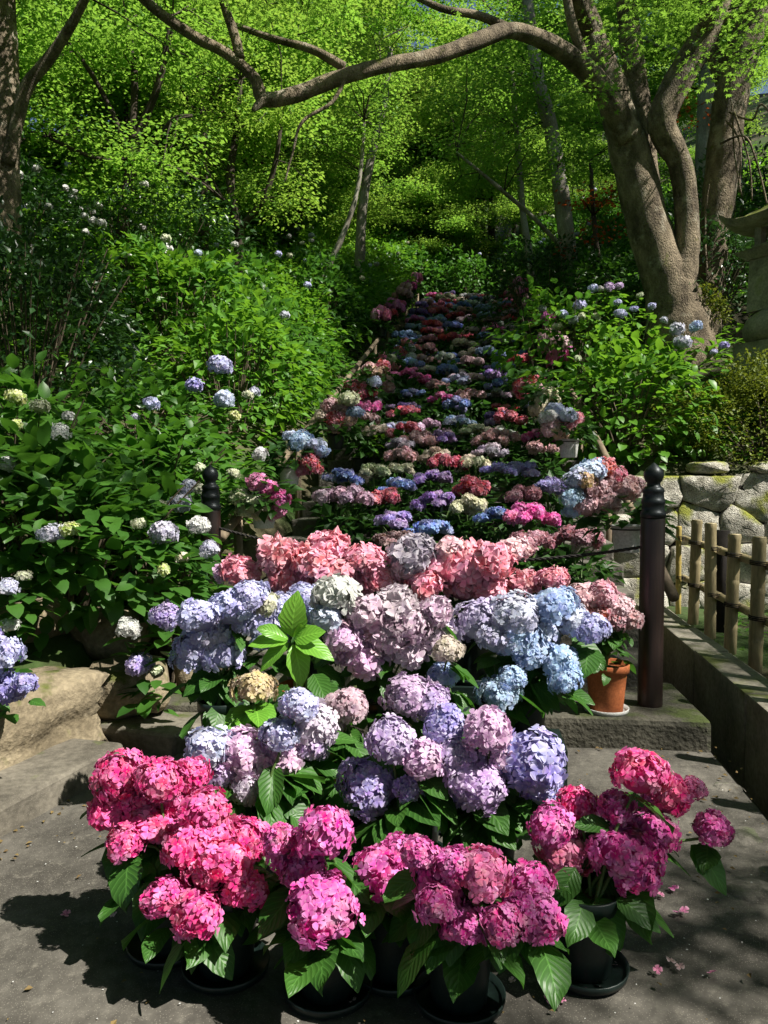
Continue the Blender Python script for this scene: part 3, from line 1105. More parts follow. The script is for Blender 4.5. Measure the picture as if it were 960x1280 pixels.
def potted(label, base, heads, Y, col, meshes, pot=POT_D, saucer=SAUCER_D, edge=.25, nleaf=31, lsize=.145, jy=.06, group='potted hydrangeas of the front display',
           leafm=LEAF, front=.5, stem_mat=None, poth=.25, lean=None, low=True):
    """heads: (px, py, diameter px[, colour[, depth shift]]). Empty at the pot's base > pot (> saucer), stems, leaves, flower heads"""
    t = thing('potted_hydrangea', base, label, 'hydrangea', group)
    po = link('pot', pot, t, (0, 0, .012 if saucer else 0))
    po.rotation_euler = (0, 0, random.uniform(0, 6))
    if saucer:
        s = link('saucer', saucer, po, (0, 0, -.012))
    mb = MB()
    top = Vector((0, 0, poth * .9))
    nodes = []
    for hd in heads:
        px_, py_, dia = hd[:3]
        c = hd[3] if len(hd) > 3 else col
        yy = Y + (hd[4] if len(hd) > 4 else 0) + random.uniform(-jy, jy)
        w = at(px_, py_, yy)
        if w.z - base[2] < poth + .12:
            yy -= .16 if w.z - base[2] < poth else .08
            w = at(px_, py_, yy)
        add_bloom(t, w, pxm(dia, yy), c, BLOOM_BIG if meshes is BLOOM and dia > 74 else meshes, edge)
        HEADS.append((w, pxm(dia, yy) * .5))
        e = w - t.location - Vector((0, 0, pxm(dia, yy) * .2))
        s0 = top + Vector((random.uniform(-.04, .04), random.uniform(-.04, .04), 0))
        mid = s0.lerp(e, .45) + Vector((0, 0, .06))
        pts, rr = smooth_path([s0, mid, e], [.006, .005, .004], 3)
        mb.tube(pts, rr, 6, cap=False)
        for f in (.35, .55, .75, .95):
            q = pts[min(len(pts) - 1, int(f * (len(pts) - 1) + .5))]
            nodes.append((q, e, pxm(dia, yy)))
    link('stems', mb.mesh('stems', stem_mat or M['stem'], True), t)
    # leaves: whorls below the heads, more of them towards the viewer's and sun's side
    random.shuffle(nodes)

    def whorl(q, e, dia):
        a = random.uniform(0, 2 * math.pi)
        if random.random() < front: a = random.uniform(-math.pi * .95, -math.pi * .05)
        ca, sa = math.cos(a), math.sin(a)
        out = Vector((q.x, q.y, 0)).normalized() * .5 + Vector((ca, sa, 0))
        out.z = random.uniform(-.75, .15)
        p = q + Vector((ca, sa, 0)) * dia * random.uniform(.0, .12)
        p.z = min(p.z, e.z - dia * random.uniform(.12, .6))
        p.y += .03
        return p, out, lsize * random.uniform(.75, 1.2), random.uniform(-.5, .5)

    def skirt(k):
        a = 2 * math.pi * (k + random.uniform(-.3, .3)) / 16
        p = top + Vector((math.cos(a), math.sin(a), 0)) * random.uniform(.03, .11) + Vector((0, 0, random.uniform(-.02, .12)))
        return p, Vector((math.cos(a), math.sin(a), random.uniform(-.8, .1))), lsize * random.uniform(.65, 1.1), random.uniform(-.6, .6)

    for k in range(nleaf):
        PENDING.append((t, leafm, whorl, nodes[k % len(nodes)]))
    if low:                                         # drooping skirt over the pot rim
        for k in range(16):
            PENDING.append((t, leafm, skirt, (k,)))
    return t


def base_at(px_, py_, z=0.0):
    """ground point seen at a pixel, at height z"""
    d = FWD + Vector((1, 0, 0)) * ((px_ - 480) / F_PX) + UPV * ((640 - py_) / F_PX)
    t = (z - EYE) / d.z
    return Vector((0, 0, EYE)) + d * t


# ------------------------------------------------------------------ the front display
H = 'potted hydrangea'
potted('hot pink hydrangea at the left front corner, its shadow on the pale concrete', base_at(212, 1185), [
    (150, 970, 66), (145, 1015, 66), (200, 975, 60), (222, 1000, 64), (192, 1032, 66), (238, 968, 46), (156, 1053, 46), (172, 992, 60)], 2.42, 'hotpink', BLOOM, edge=.16, nleaf=39)
potted('hot pink hydrangea whose lowest blooms hang in front of its dark pot', base_at(283, 1213), [
    (255, 1015, 58), (238, 1060, 66), (270, 1046, 64), (308, 1050, 54), (282, 1080, 62), (206, 1122, 60), (246, 1144, 64), (306, 1112, 58), (258, 1090, 50)], 2.28, 'hotpink', BLOOM, edge=.16, nleaf=33)
potted('magenta hydrangea with one large round bloom above a dark pot', base_at(410, 1240), [
    (362, 1068, 66), (406, 1042, 72), (402, 1136, 88), (378, 1088, 56), (350, 1052, 44)], 2.12, 'magenta', BLOOM, edge=.16, nleaf=33)
potted('magenta hydrangea with a single bloom squeezed between its pink neighbours', base_at(492, 1216), [
    (474, 1090, 66), (500, 1066, 46)], 2.30, 'magenta', BLOOM, edge=.16, nleaf=28)
potted('magenta pink hydrangea nearest the viewer, its pot set off centre in the saucer', base_at(574, 1252), [
    (524, 1068, 46), (548, 1100, 70), (602, 1092, 64, 'rosepink'), (546, 1132, 58), (580, 1156, 58), (628, 1158, 54, (.66, .07, .36)), (664, 1108, 58), (676, 1150, 60), (565, 1080, 46), (650, 1135, 44)], 2.02, 'magenta', BLOOM, edge=.16, nleaf=44)
potted('magenta hydrangea at the right front corner with a bloom reaching over the path', base_at(730, 1214), [
    (800, 968, 66, 'hotpink'), (832, 994, 60, 'hotpink'), (780, 1066, 82), (816, 1040, 60), (792, 1092, 54), (891, 1037, 50), (868, 986, 34, 'rosepink'), (704, 1062, 66, 'rosepink'), (690, 1032, 50), (722, 1006, 48, 'hotpink'), (770, 1010, 46)], 2.34, 'magenta', BLOOM, edge=.16, nleaf=46)
potted('purple hydrangea mid display, left one of the two purple plants', base_at(500, 1130), [
    (464, 984, 76), (490, 926, 62, 'lilac'), (530, 950, 52, 'pinklilac'), (556, 906, 56, 'bluepurple'), (515, 985, 40)], 2.62, 'purple', BLOOM, edge=.45, nleaf=70, lsize=.155)
potted('violet and pink hydrangea mid display, right one of the two purple plants', base_at(610, 1120), [
    (592, 972, 76, 'lilac'), (610, 914, 62, 'pinklilac'), (668, 952, 70, 'bluepurple'), (672, 980, 52, 'bluepurple'), (628, 945, 54, 'pinklilac'), (575, 990, 50, 'purple'), (570, 945, 48, 'lilac')], 2.62, 'lilac', BLOOM, edge=.45, nleaf=70, lsize=.155)
potted('pale lilac and blue hydrangea above the hot pink pots on the left', base_at(330, 1130), [
    (262, 935, 56, 'lavender'), (305, 942, 60, 'pinklilac'), (308, 986, 50, (.62, .50, .70)), (352, 948, 52, 'pinklilac'), (282, 966, 42), (350, 918, 50, 'lavender'), (392, 906, 58, (.60, .52, .70)), (388, 934, 46), (374, 882, 50, 'lavender')], 2.72, 'lilac', BLOOM, edge=.55, nleaf=70, lsize=.155)
potted('hydrangea with one dusty pink head in the centre of the display', base_at(440, 1080), [
    (432, 885, 62), (420, 905, 30)], 2.92, (.62, .40, .46), BLOOM_FINE, edge=.4, nleaf=26)
potted('hydrangea with one broad lilac dome right of the dusty pink head', base_at(520, 1075), [
    (512, 872, 70), (540, 880, 46, 'lilac')], 2.98, (.50, .34, .58), BLOOM_FINE, edge=.4, nleaf=26)
potted('small hydrangea with a flat yellow-green and pink fading head', base_at(300, 1060), [
    (318, 861, 54)], 2.92, (.58, .46, .22), BLOOM_FINE, edge=.2, nleaf=20, leafm=LEAF_BR)
CR = .33
mbc = MB()


def crate(base, label):
    mb = MB()
    hgt = base.z - (STAIR_Z0 if base.y > 4.05 else 0)
    mb.box((0, 0, hgt / 2), (.34, .30, hgt), -.1)
    for z in np.arange(.05, hgt - .03, .07):
        mb.box((0, -.151, z), (.30, .012, .03), -.1)
    o = link('crate', mb.mesh('crate', M['pot_dark']), None, (base.x, base.y, hgt * 0 + (STAIR_Z0 if base.y > 4.05 else .004)))
    return tag(o, label, 'crate', 'black crates that raise the rear pots')


def raised(z, px_, Y):
    return Vector((at(px_, 600, Y).x, Y, z))


b = raised(.26, 275, 3.32); crate(b, 'black crate under the lavender blue hydrangea')
potted('broad lavender blue hydrangea by the sunlit slab, many heads in one mass', b, [
    (250, 772, 58), (290, 762, 58), (322, 782, 56), (250, 808, 60), (282, 818, 58), (236, 826, 40), (312, 745, 44), (268, 790, 62), (336, 800, 40), (352, 760, 46), (330, 756, 40, 'greenwhite')], 3.28, 'lavender', BLOOM_FINE, edge=.35, nleaf=28)
b = raised(.34, 382, 3.22); crate(b, 'black crate under the terracotta pot inside the display')
t = potted('unopened hydrangea with tall bright green leafy shoot in a terracotta pot', b, [
    (400, 770, 50, 'sky'), (385, 748, 44, 'lavender')], 3.45, 'sky', BLOOM_FINE, pot=POT_T, saucer=None, edge=.4, nleaf=8, poth=.27)
sp = at(365, 800, 3.0) - t.location
for dx, dz, s, rl in ((.10, 1.4, .17, 0), (-1.2, .15, .15, .2), (1.2, -.1, .16, -.2), (-.9, -.6, .15, .3), (.5, -1.1, .16, -.3), (-1.0, .6, .13, 0), (1.0, .5, .13, .2), (.2, .5, .10, .2)):
    add_leaf(t, sp + Vector((dx * .012, -.02, dz * .012)), (dx, -.45, dz), s, LEAF_BR, up=Vector((0, -.6, .8)), roll=rl)
mb = MB(); mb.tube([sp + Vector((0, .15, -.32)), sp + Vector((0, .05, -.1)), sp], [.007, .006, .005], 7); link('shoot', mb.mesh('shoot', M['stem'], True), t)
b = raised(.25, 485, 3.36); crate(b, 'black crate under the mauve frilled hydrangea')
potted('mauve frilled hydrangea with faded lilac and white heads below the salmon pink ones', b, [
    (418, 744, 54, 'white'), (408, 772, 40, 'paleblue'), (456, 770, 58, 'mauve'), (494, 762, 60, (.50, .38, .46)), (512, 782, 48, 'mauve'), (430, 800, 42, 'pinklilac'), (450, 820, 56, 'pinklilac'),
    (486, 796, 52, (.64, .42, .56)), (506, 812, 54, (.66, .50, .62)), (536, 794, 48, (.62, .44, .60)), (545, 765, 40, 'mauve'), (468, 792, 40, 'palepink')], 3.26, 'mauve', BLOOM_FRILL, edge=.5, nleaf=28)
b = raised(.25, 560, 3.3); crate(b, 'black crate behind the broad lilac dome')
potted('hydrangea with one small beige fading head beside the blue heads', b, [
    (560, 812, 38), (552, 846, 44, 'sky')], 3.22, 'beige', BLOOM_FINE, edge=.3, nleaf=20)
b = raised(.28, 660, 3.5); crate(b, 'black crate under the big blue hydrangea')
potted('big grey lavender and sky blue hydrangea in front of the terracotta pot', b, [
    (600, 778, 66, (.46, .44, .64)), (642, 768, 66, (.48, .48, .66)), (690, 758, 60, 'sky'), (664, 815, 56, 'sky'), (700, 828, 54, 'sky'), (706, 852, 38, 'sky'), (738, 786, 44, 'lavender'),
    (625, 866, 54, (.40, .56, .78)), (648, 800, 60, 'sky'), (716, 776, 48, 'paleblue'), (622, 800, 52, (.46, .44, .64)), (676, 790, 50, 'paleblue'), (640, 848, 36, 'sky')], 3.36, 'sky', BLOOM_FINE, edge=.3, nleaf=44)
b = raised(.46, 390, 3.85); crate(b, 'black crate under the salmon pink hydrangea, left one')
potted('salmon pink frilled hydrangea at the top of the display, left of two', b, [
    (302, 716, 48), (350, 696, 58), (410, 686, 50), (366, 726, 54), (420, 716, 56), (456, 700, 44), (478, 726, 46), (440, 728, 44), (392, 704, 46), (284, 716, 30, 'pinklilac')], 3.72, 'salmon', BLOOM_FRILL, edge=.4, nleaf=23)
b = raised(.46, 590, 3.85); crate(b, 'black crate under the salmon pink hydrangea, right one')
potted('salmon pink frilled hydrangea at the top of the display, right of two', b, [
    (530, 730, 46), (542, 706, 56), (576, 708, 64), (612, 702, 58), (640, 690, 44, 'palepink'), (656, 730, 40), (690, 724, 36), (612, 736, 46), (580, 735, 44), (516, 693, 52, 'greymauve'), (562, 686, 36, 'palepink'), (508, 712, 40, 'palepink')], 3.72, 'salmon', BLOOM_FRILL, edge=.4, nleaf=31)
for px_, py_, t_lean in ((390, 668, -.3), (408, 662, .5), (465, 672, -.2), (475, 668, .4)):
    w = at(px_, py_, 3.75)
b = base_at(762, 890, STAIR_Z0)
potted('pale pink and rusty red hydrangea in a terracotta pot beside the tall post', Vector((b.x - .02, b.y, STAIR_Z0)), [
    (728, 750, 46, 'palepink'), (752, 744, 40, (.84, .34, .44)), (772, 760, 34, 'palepink'), (742, 768, 36, (.50, .05, .06)), (768, 778, 32, 'dustydark'), (788, 776, 30, 'dusty'), (722, 770, 30, 'palepink')], 4.25, 'palepink', BLOOM, pot=POT_T, saucer=SAUCER_W, edge=.5, nleaf=44, lsize=.10, poth=.27, group=None)
# cut-off plant at the left border
b = Vector((-1.88, 3.42, .50))
potted('blue violet hydrangea on the tan stone block, cut by the left border', Vector((-1.95, 3.62, .525)), [
    (4, 818, 44, 'lavender'), (10, 862, 50, 'bluepurple'), (-25, 840, 56), (32, 855, 30), (-20, 800, 40)], 3.5, 'bluepurple', BLOOM, pot=POT_K, saucer=None, edge=.3, nleaf=20, lsize=.10, poth=.17, group=None)
grow_leaves()

# ------------------------------------------------------------------ pots up the stairs
def foliage_mesh(name, seed, n, rx, rz, size, tmpl, mat, inner=.35, up_bias=.5):
    """dome of leaves on short stems"""
    rng = np.random.default_rng(seed)
    d = rng.normal(0, 1, (n, 3)); d[:, 2] = np.abs(d[:, 2]) * .9 - .15
    d /= np.linalg.norm(d, axis=1, keepdims=True)
    rr = rng.uniform(inner, 1, n) ** .6
    P = d * rr[:, None] * np.array([rx, rx, rz])
    out = d * np.array([1, 1, .4]) + rng.normal(0, .35, d.shape)
    out[:, 2] -= .15
    ups = np.tile(np.array([0, 0, 1.0]), (n, 1)) + rng.normal(0, .35, d.shape)
    W, Fo, At = instance(tmpl, frames(out, ups, size * rng.uniform(.7, 1.25, n)), P, rng.uniform(0, 1, n))
    return np_mesh(name, W, Fo, At, mat, smooth=False)


SMALL = small_leaf()
MIDLEAF = leaf_template(.25, .2, .32, 5, serr=0)
M['pot_leaf'] = leaf_material('potted_leaf', (.014, .048, .010), (.040, .105, .018), (.07, .20, .025), .26, .42, .35)  # darkened leaf copy: shade between the stair pots is put into its colour
POT_FOL = [foliage_mesh('foliage', 70 + s, 110, .24, .20, .12, small_leaf(.33), M['pot_leaf']) for s in range(3)]
POT_FOL_TALL = [foliage_mesh('foliage', 80 + s, 200, .26, .30, .10, small_leaf(.33), M['bush_bright']) for s in range(2)]
STEMS_M = []
for s in range(2):
    mb = MB()
    for k in range(7):
        a = random.uniform(0, 6.28)
        mb.tube([(random.uniform(-.04, .04), random.uniform(-.04, .04), .14), (.08 * math.cos(a), .08 * math.sin(a), .26), (.15 * math.cos(a), .15 * math.sin(a), .40)], .005, 5, cap=False)
    STEMS_M.append(mb.mesh('stems', M['stem']))

CNAME = dict(crimson='crimson', red='red', dusty='dusty rose', dustydark='dark rose', deepblue='deep blue', blue='blue', violet='violet', darkviolet='dark violet', maroon='maroon brown',
             mauve='mauve pink', cream='cream', white='white', greenwhite='pale green', palepink='pale pink', rosepink='rose pink', magenta='hot pink', steelblue='steel blue', greymauve='grey mauve',
             lilac='lilac', purple='purple', sky='sky blue', beige='beige', peach='peach', paleblue='pale blue', lavender='lavender', bluepurple='violet blue', salmon='salmon pink')
POTC = {id(POT_W): 'white', id(POT_K): 'dark', id(POT_TS): 'terracotta'}


def stair_pot(x, y, z, col, label, group, nheads=5, spread=.20, dia=.14, meshes=None, far=False, pot=None, hh=.0, fol=None, edge=.25):
    t = thing('potted_hydrangea', (x, y, z), label, 'hydrangea', group, 0)
    pot = pot or POT_W
    link('pot', pot, t)
    f = link('foliage', random.choice(fol or POT_FOL), t, (0, 0, .22 + hh * .5))
    f.rotation_euler = (0, 0, random.uniform(0, 6.28))
    s = random.uniform(.9, 1.1) * (spread / .20) ** .6
    f.scale = (s, s, s * (1 + hh))
    if far:
        o = link('flower_heads', random.choice(CLUSTER), t, (0, 0, .42 + hh))
        o.rotation_euler = (random.uniform(-.1, .1), random.uniform(-.1, .1), random.uniform(0, 6.28))
        k = spread / .19 * random.uniform(.9, 1.1); o.scale = (k, k, k)
        o.color = jit_col(C[col], .1, edge)
        o['kind'] = 'stuff'
    else:
        link('stems', random.choice(STEMS_M), t, (0, 0, hh * .5)).rotation_euler = (0, 0, random.uniform(0, 6.28))
        a0 = random.uniform(0, 6.28)
        for k in range(nheads):
            rr = spread * math.sqrt((k + .3) / nheads)
            a = a0 + k * 2.4
            o = link('flower_head', random.choice(meshes or BLOOM_LOW), t, (rr * math.cos(a), rr * math.sin(a) * .8, .43 + hh + .08 * (1 - (rr / max(spread, .01)) ** 2) + random.uniform(-.02, .02)))
            o.rotation_euler = (random.uniform(-.3, .3) - .15, random.uniform(-.3, .3), random.uniform(0, 6.28))
            dd = dia * random.uniform(.85, 1.15); o.scale = (dd, dd, dd)
            o.color = jit_col(C[col] if k % 4 or nheads < 5 else tuple(.8 * a_ + .2 * b_ for a_, b_ in zip(C[col], C['palepink'])), .12, edge)
    return t


# the nearest rows are placed one by one: (px, py of the blooms, colour, spread m, heads, kind of pot)
near = [
    (430, 622, 'mauve', .24, 7, 'K', 6.5), (483, 623, 'crimson', .15, 4, 'K', 6.75), (500, 608, 'blue', .15, 5, 'K', 7.05), (492, 652, 'purple', .14, 5, 'W', 6.25), (538, 664, 'blue', .16, 5, 'W', 6.1),
    (490, 676, 'maroon', .16, 5, 'K', 5.85), (545, 627, 'violet', .17, 6, 'K', 6.7), (543, 598, 'darkviolet', .19, 6, 'K', 7.3), (591, 611, 'crimson', .16, 5, 'K', 7.0), (588, 634, 'cream', .15, 5, 'W', 6.55),
    (619, 646, 'blue', .15, 5, 'W', 6.3), (662, 646, 'magenta', .22, 7, 'K', 6.1), (668, 680, 'dustydark', .17, 5, 'K', 5.6), (725, 674, 'dustydark', .18, 6, 'K', 5.55), (640, 588, 'bluepurple', .26, 8, 'K', 7.35), (623, 549, 'dusty', .24, 8, 'K', 8.4),
    (560, 579, 'crimson', .17, 6, 'W', 7.75), (590, 580, 'cream', .15, 5, 'K', 7.75), (503, 570, 'dusty', .17, 6, 'W', 8.05), (498, 588, 'greenwhite', .15, 5, 'K', 7.5), (523, 551, 'dusty', .17, 6, 'K', 8.5),
    (553, 549, 'violet', .15, 5, 'K', 8.5), (500, 556, 'greymauve', .15, 5, 'K', 8.35), (546, 569, 'beige', .14, 5, 'W', 8.0), (594, 538, 'greenwhite', .16, 5, 'W', 8.8), (572, 528, 'steelblue', .17, 5, 'W', 9.1),
    (470, 540, 'beige', .18, 6, 'K', 8.9), (430, 597, 'deepblue', .17, 6, 'K', 7.2), (690, 610, 'bluepurple', .16, 5, 'K', 6.9), (470, 590, 'greenwhite', .14, 4, 'K', 7.4), (678, 560, 'dusty', .16, 5, 'K', 8.0),
    (612, 566, 'greymauve', .16, 5, 'K', 8.0), (660, 620, 'dustydark', .15, 4, 'K', 6.6)]
SG = 'potted hydrangeas standing on the stairs'
used = []
PK = {'W': POT_W, 'K': POT_K, 'T': POT_TS}
cnt = {}
for px_, py_, c_, sp_, nh_, pk_, Y_ in near:
    w = at(px_, py_, Y_)
    zt = stair_z(Y_)
    d_ = w.x - axis_x(Y_)
    row = int((Y_ - STAIR_Y0) / RUN) + 1
    hh = max(-.12, w.z - zt - .46)
    where = 'by the bush side' if d_ < -.7 else ('by the newel post side' if d_ > .7 else ('left of centre' if d_ < -.2 else ('right of centre' if d_ > .2 else 'at the centre')))
    key = (c_, row, where)
    lab = '%s hydrangea in a %s pot, %s step, %s' % (CNAME[c_], {'W': 'white', 'K': 'dark', 'T': 'terracotta'}[pk_], ordinal(row), where)
    if lab in LABELS: lab = lab.replace(' hydrangea', ' flat hydrangea')
    stair_pot(w.x, Y_, zt, c_, lab, SG, nh_ + 1, sp_, .14, BLOOM_LOW if c_ in ('mauve', 'cream', 'crimson', 'magenta', 'dusty', 'dustydark') else BLOOM_FLAT, False, PK[pk_], hh, POT_FOL_TALL if py_ in (540,) else None)
# further up: staggered rows, a colour of its own for every pot
rr_ = random.Random(5)
pal = ['crimson'] * 7 + ['dusty'] * 3 + ['magenta'] * 5 + ['deepblue'] * 6 + ['steelblue'] * 4 + ['blue'] * 2 + ['darkviolet'] * 3 + ['violet'] * 3 + ['greymauve'] * 2 + ['palepink'] * 4 + ['white'] * 3 + ['beige'] * 2 + ['mauve'] * 3 + ['maroon'] * 2 + ['dustydark'] * 3 + ['lavender'] * 2 + ['cream'] * 2
i0 = int((9.0 - STAIR_Y0) / RUN)
for i in range(i0, NSTEP):
    Y_ = STAIR_Y0 + RUN * (i + .5)
    nrow = 6 if i % 2 else 5
    for k in range(nrow):
        d_ = (-1 + 2 * (k + .5) / nrow) * (HALF - .10) + rr_.uniform(-.07, .07)
        if k not in (0, nrow - 1) and rr_.random() < .08: continue
        c_ = rr_.choice(pal)
        if d_ > .9 and rr_.random() < .45: c_ = rr_.choice(['crimson', 'rosepink', 'dusty'])
        pk_ = rr_.choice(['W', 'K', 'K'])
        far = Y_ > 11.6
        lab = '%s hydrangea on the %s stair step, %s pot from its left end' % (CNAME[c_], ordinal(i + 1), ordinal(k + 1))
        stair_pot(axis_x(Y_) + d_, Y_ + rr_.uniform(-.08, .08), stair_z(Y_), c_, lab, SG, 5 if not far else 0, rr_.uniform(.17, .24), .14, rr_.choice([BLOOM_LOW, BLOOM_FLAT]), far, PK[pk_], rr_.uniform(-.10, .20))

# pots hung along the handrails
def rail_pot(px_, py_, Y_, cols, label, dia=.16, n=6, spread=.17, group='hydrangea pots hung along the handrails', pot=POT_W, drop=.30, meshes=None, far=False, side=0):
    w = at(px_, py_, Y_)
    t = thing('hanging_hydrangea', (w.x, Y_, w.z - drop), label, 'hydrangea', group)
    link('pot', pot, t)
    mb = MB()
    mb.tube([(.1 * math.cos(a), .1 * math.sin(a), .145) for a in np.linspace(0, 6.28, 15)], .004, 5)
    mb.tube([(0, .1, .145), (0.02, .13, .10), (0, .10, .02)], .004, 5)
    link('hanger_ring', mb.mesh('hanger_ring', M['char']), t)
    f = link('foliage', random.choice(POT_FOL), t, (0, 0, .16)); f.rotation_euler = (0, 0, random.uniform(0, 6)); f.scale = (.85, .85, .8)
    if far:
        for c_ in cols[:1]:
            o = link('flower_heads', random.choice(CLUSTER), t, (0, 0, drop)); o.color = jit_col(C[c_], .1, .25); o['kind'] = 'stuff'
            o.scale = (1.0, 1.0, 1.6)
        return t
    for k in range(n):
        c_ = cols[k * len(cols) // n]
        a = -2.6 + 2.4 * 1.0 * k
        rr = spread * math.sqrt((k + .4) / n)
        q = Vector((rr * math.cos(a), rr * math.sin(a) * .7 - .03, drop + .10 * (1 - (rr / spread) ** 2) - (.10 if k % 3 == 2 else 0)))
        o = link('flower_head', random.choice(meshes or BLOOM), t, q)
        o.rotation_euler = (random.uniform(.1, .7), random.uniform(-.4, .4), random.uniform(0, 6.28))
        dd = dia * random.uniform(.85, 1.12); o.scale = (dd, dd, dd); o.color = jit_col(C[c_], .08, .3)
    return t


def multi(px_, py_, Y_, heads, label, pot=POT_W, drop=.30, bx=None):
    """rail pot with each head placed"""
    w = at(px_, py_, Y_)
    t = thing('hanging_hydrangea', (w.x, Y_, w.z), label, 'hydrangea', 'hydrangea pots hung along the handrails')
    link('pot', pot, t)
    mb = MB()
    mb.tube([(.1 * math.cos(a), .1 * math.sin(a), .145) for a in np.linspace(0, 6.28, 15)], .004, 5)
    mb.tube([(0, .1, .145), (0.02, .13, .10), (0, .10, .02)], .004, 5)
    link('hanger_ring', mb.mesh('hanger_ring', M['char']), t)
    f = link('foliage', random.choice(POT_FOL), t, (0, 0, .17)); f.rotation_euler = (0, 0, random.uniform(0, 6))
    for hx, hy, hd, hc in heads:
        add_bloom(t, at(hx, hy, Y_ - .08 + random.uniform(-.06, .06)), pxm(hd, Y_), hc, BLOOM_FINE if hc in ('sky', 'paleblue', 'steelblue') else BLOOM, .35)
    return t


multi(783, 690, 4.85, [(722, 600, 34, 'paleblue'), (716, 622, 32, 'sky'), (742, 588, 34, 'sky'), (714, 640, 24, 'sky'), (735, 592, 34, 'paleblue'), (752, 588, 34, 'red'), (730, 600, 26, 'copper'), (770, 596, 30, 'crimson'), (745, 612, 34, 'dusty'),
      (765, 608, 38, 'dusty'), (782, 612, 34, 'dusty'), (732, 632, 32, 'palepink'), (758, 628, 34, 'dusty'), (792, 606, 26, 'dusty')], 'white pot of pale blue, red and dusty pink heads behind the tall newel post', POT_W)
multi(711, 572, 7.2, [(686, 522, 22, 'white'), (694, 514, 24, 'paleblue'), (708, 520, 26, 'paleblue'), (690, 536, 26, 'palepink'), (708, 530, 24, 'salmon'), (700, 540, 22, 'peach'), (718, 524, 22, 'salmon')], 'white pot of pale blue, white and salmon heads on the rail above the newel post', POT_W)
multi(682, 522, 8.3, [(676, 500, 24, 'greenwhite'), (686, 494, 22, 'cream'), (674, 512, 22, 'beige'), (692, 502, 18, 'cream')], 'pot of cream and pale green heads hung on the newel post side rail', POT_K)
multi(660, 500, 9.6, [(652, 484, 22, 'crimson'), (664, 478, 22, 'red'), (670, 488, 20, 'dusty'), (655, 494, 18, 'crimson')], 'pot of red heads hung on the newel post side rail', POT_K)
multi(330, 660, 5.75, [(322, 604, 28, 'rosepink'), (332, 612, 30, 'magenta'), (350, 624, 28, 'magenta'), (346, 640, 24, 'rosepink'), (300, 622, 26, 'greenwhite'), (316, 632, 30, 'greenwhite'), (330, 640, 28, 'cream'), (308, 638, 24, 'greenwhite')], 'white pot of rose pink and pale green heads on the rail by the bush', POT_W)
multi(362, 606, 6.7, [(375, 552, 28, 'sky'), (392, 558, 26, 'paleblue'), (400, 565, 20, 'sky'), (364, 546, 20, 'paleblue'), (386, 576, 22, 'crimson'), (378, 588, 20, 'rosepink'), (392, 584, 20, 'crimson')], 'white pot of pale blue and crimson heads on the rail by the bush', POT_W)
multi(420, 562, 8.2, [(412, 508, 22, 'dusty'), (428, 512, 24, 'dusty'), (436, 500, 22, 'greenwhite'), (420, 524, 24, 'crimson'), (436, 526, 22, 'peach'), (412, 530, 22, 'beige'), (444, 516, 20, 'steelblue'), (426, 536, 22, 'dusty'), (402, 520, 18, 'beige')], 'pot of mixed dusty pink, crimson and peach heads hung over the stairs', POT_K)
multi(452, 510, 9.5, [(440, 482, 18, 'crimson'), (452, 486, 20, 'crimson'), (464, 490, 18, 'red'), (468, 478, 18, 'paleblue'), (448, 494, 18, 'crimson')], 'pot of crimson and pale blue heads hung on the bush side rail', POT_K)
multi(473, 492, 10.5, [(462, 462, 18, 'dusty'), (474, 466, 20, 'peach'), (482, 476, 18, 'dusty'), (478, 460, 18, 'crimson'), (486, 484, 16, 'dusty')], 'pot of peach and dusty rose heads hung on the bush side rail', POT_K)
multi(484, 470, 11.6, [(478, 446, 14, 'rosepink'), (488, 450, 16, 'greenwhite'), (494, 458, 14, 'salmon')], 'pot of rose and pale green heads high on the bush side rail', POT_K)
multi(500, 452, 12.6, [(498, 440, 14, 'crimson'), (506, 444, 13, 'crimson'), (512, 436, 13, 'white'), (514, 446, 13, 'white'), (508, 428, 13, 'salmon')], 'pot of white and crimson heads high on the bush side rail', POT_K)
for i, Y_ in enumerate(np.arange(10.4, 22.8, 1.0)):
    for side in (-1, 1):
        if side < 0 and Y_ < 13.5: continue
        x = axis_x(Y_) + side * (HALF + .04)
        z = STAIR_Z0 + SLOPE * (Y_ - 5.0) + .80
        c_ = rr_.choice(['crimson', 'rosepink', 'dusty', 'salmon', 'white', 'magenta', 'palepink'])
        px_ = 480 + F_PX * x / Y_
        t = thing('hanging_hydrangea', (x, Y_, z - .05), '%s hydrangea pot %s along the upper %s rail' % (CNAME[c_], ordinal(int(i + 1)), 'bush side' if side < 0 else 'maple side'), 'hydrangea', 'hydrangea pots hung along the handrails')
        link('pot', POT_K, t)
        f = link('foliage', random.choice(POT_FOL), t, (0, 0, .14)); f.scale = (.8, .8, .7)
        o = link('flower_heads', random.choice(CLUSTER), t, (0, 0, .28)); o.color = jit_col(C[c_], .1, .25); o['kind'] = 'stuff'; o.scale = (1.1, 1.1, rr_.uniform(1.2, 2.2)); o.location.z += rr_.uniform(-.1, .1)

# ------------------------------------------------------------------ garden hydrangea bushes
def shell(rng, n, r3, lo=-.3):
    d = rng.normal(0, 1, (n, 3))
    d /= np.linalg.norm(d, axis=1, keepdims=True)
    d[:, 2] = np.where(d[:, 2] < lo, -d[:, 2], d[:, 2])
    rr = rng.uniform(.45, 1, n) ** .45
    lump = 1 + .16 * np.sin(d[:, 0] * 5 + d[:, 2] * 4 + rng.uniform(0, 6)) + .12 * np.sin(d[:, 1] * 7 + rng.uniform(0, 6))
    return d, d * (rr * lump)[:, None] * np.array(r3)


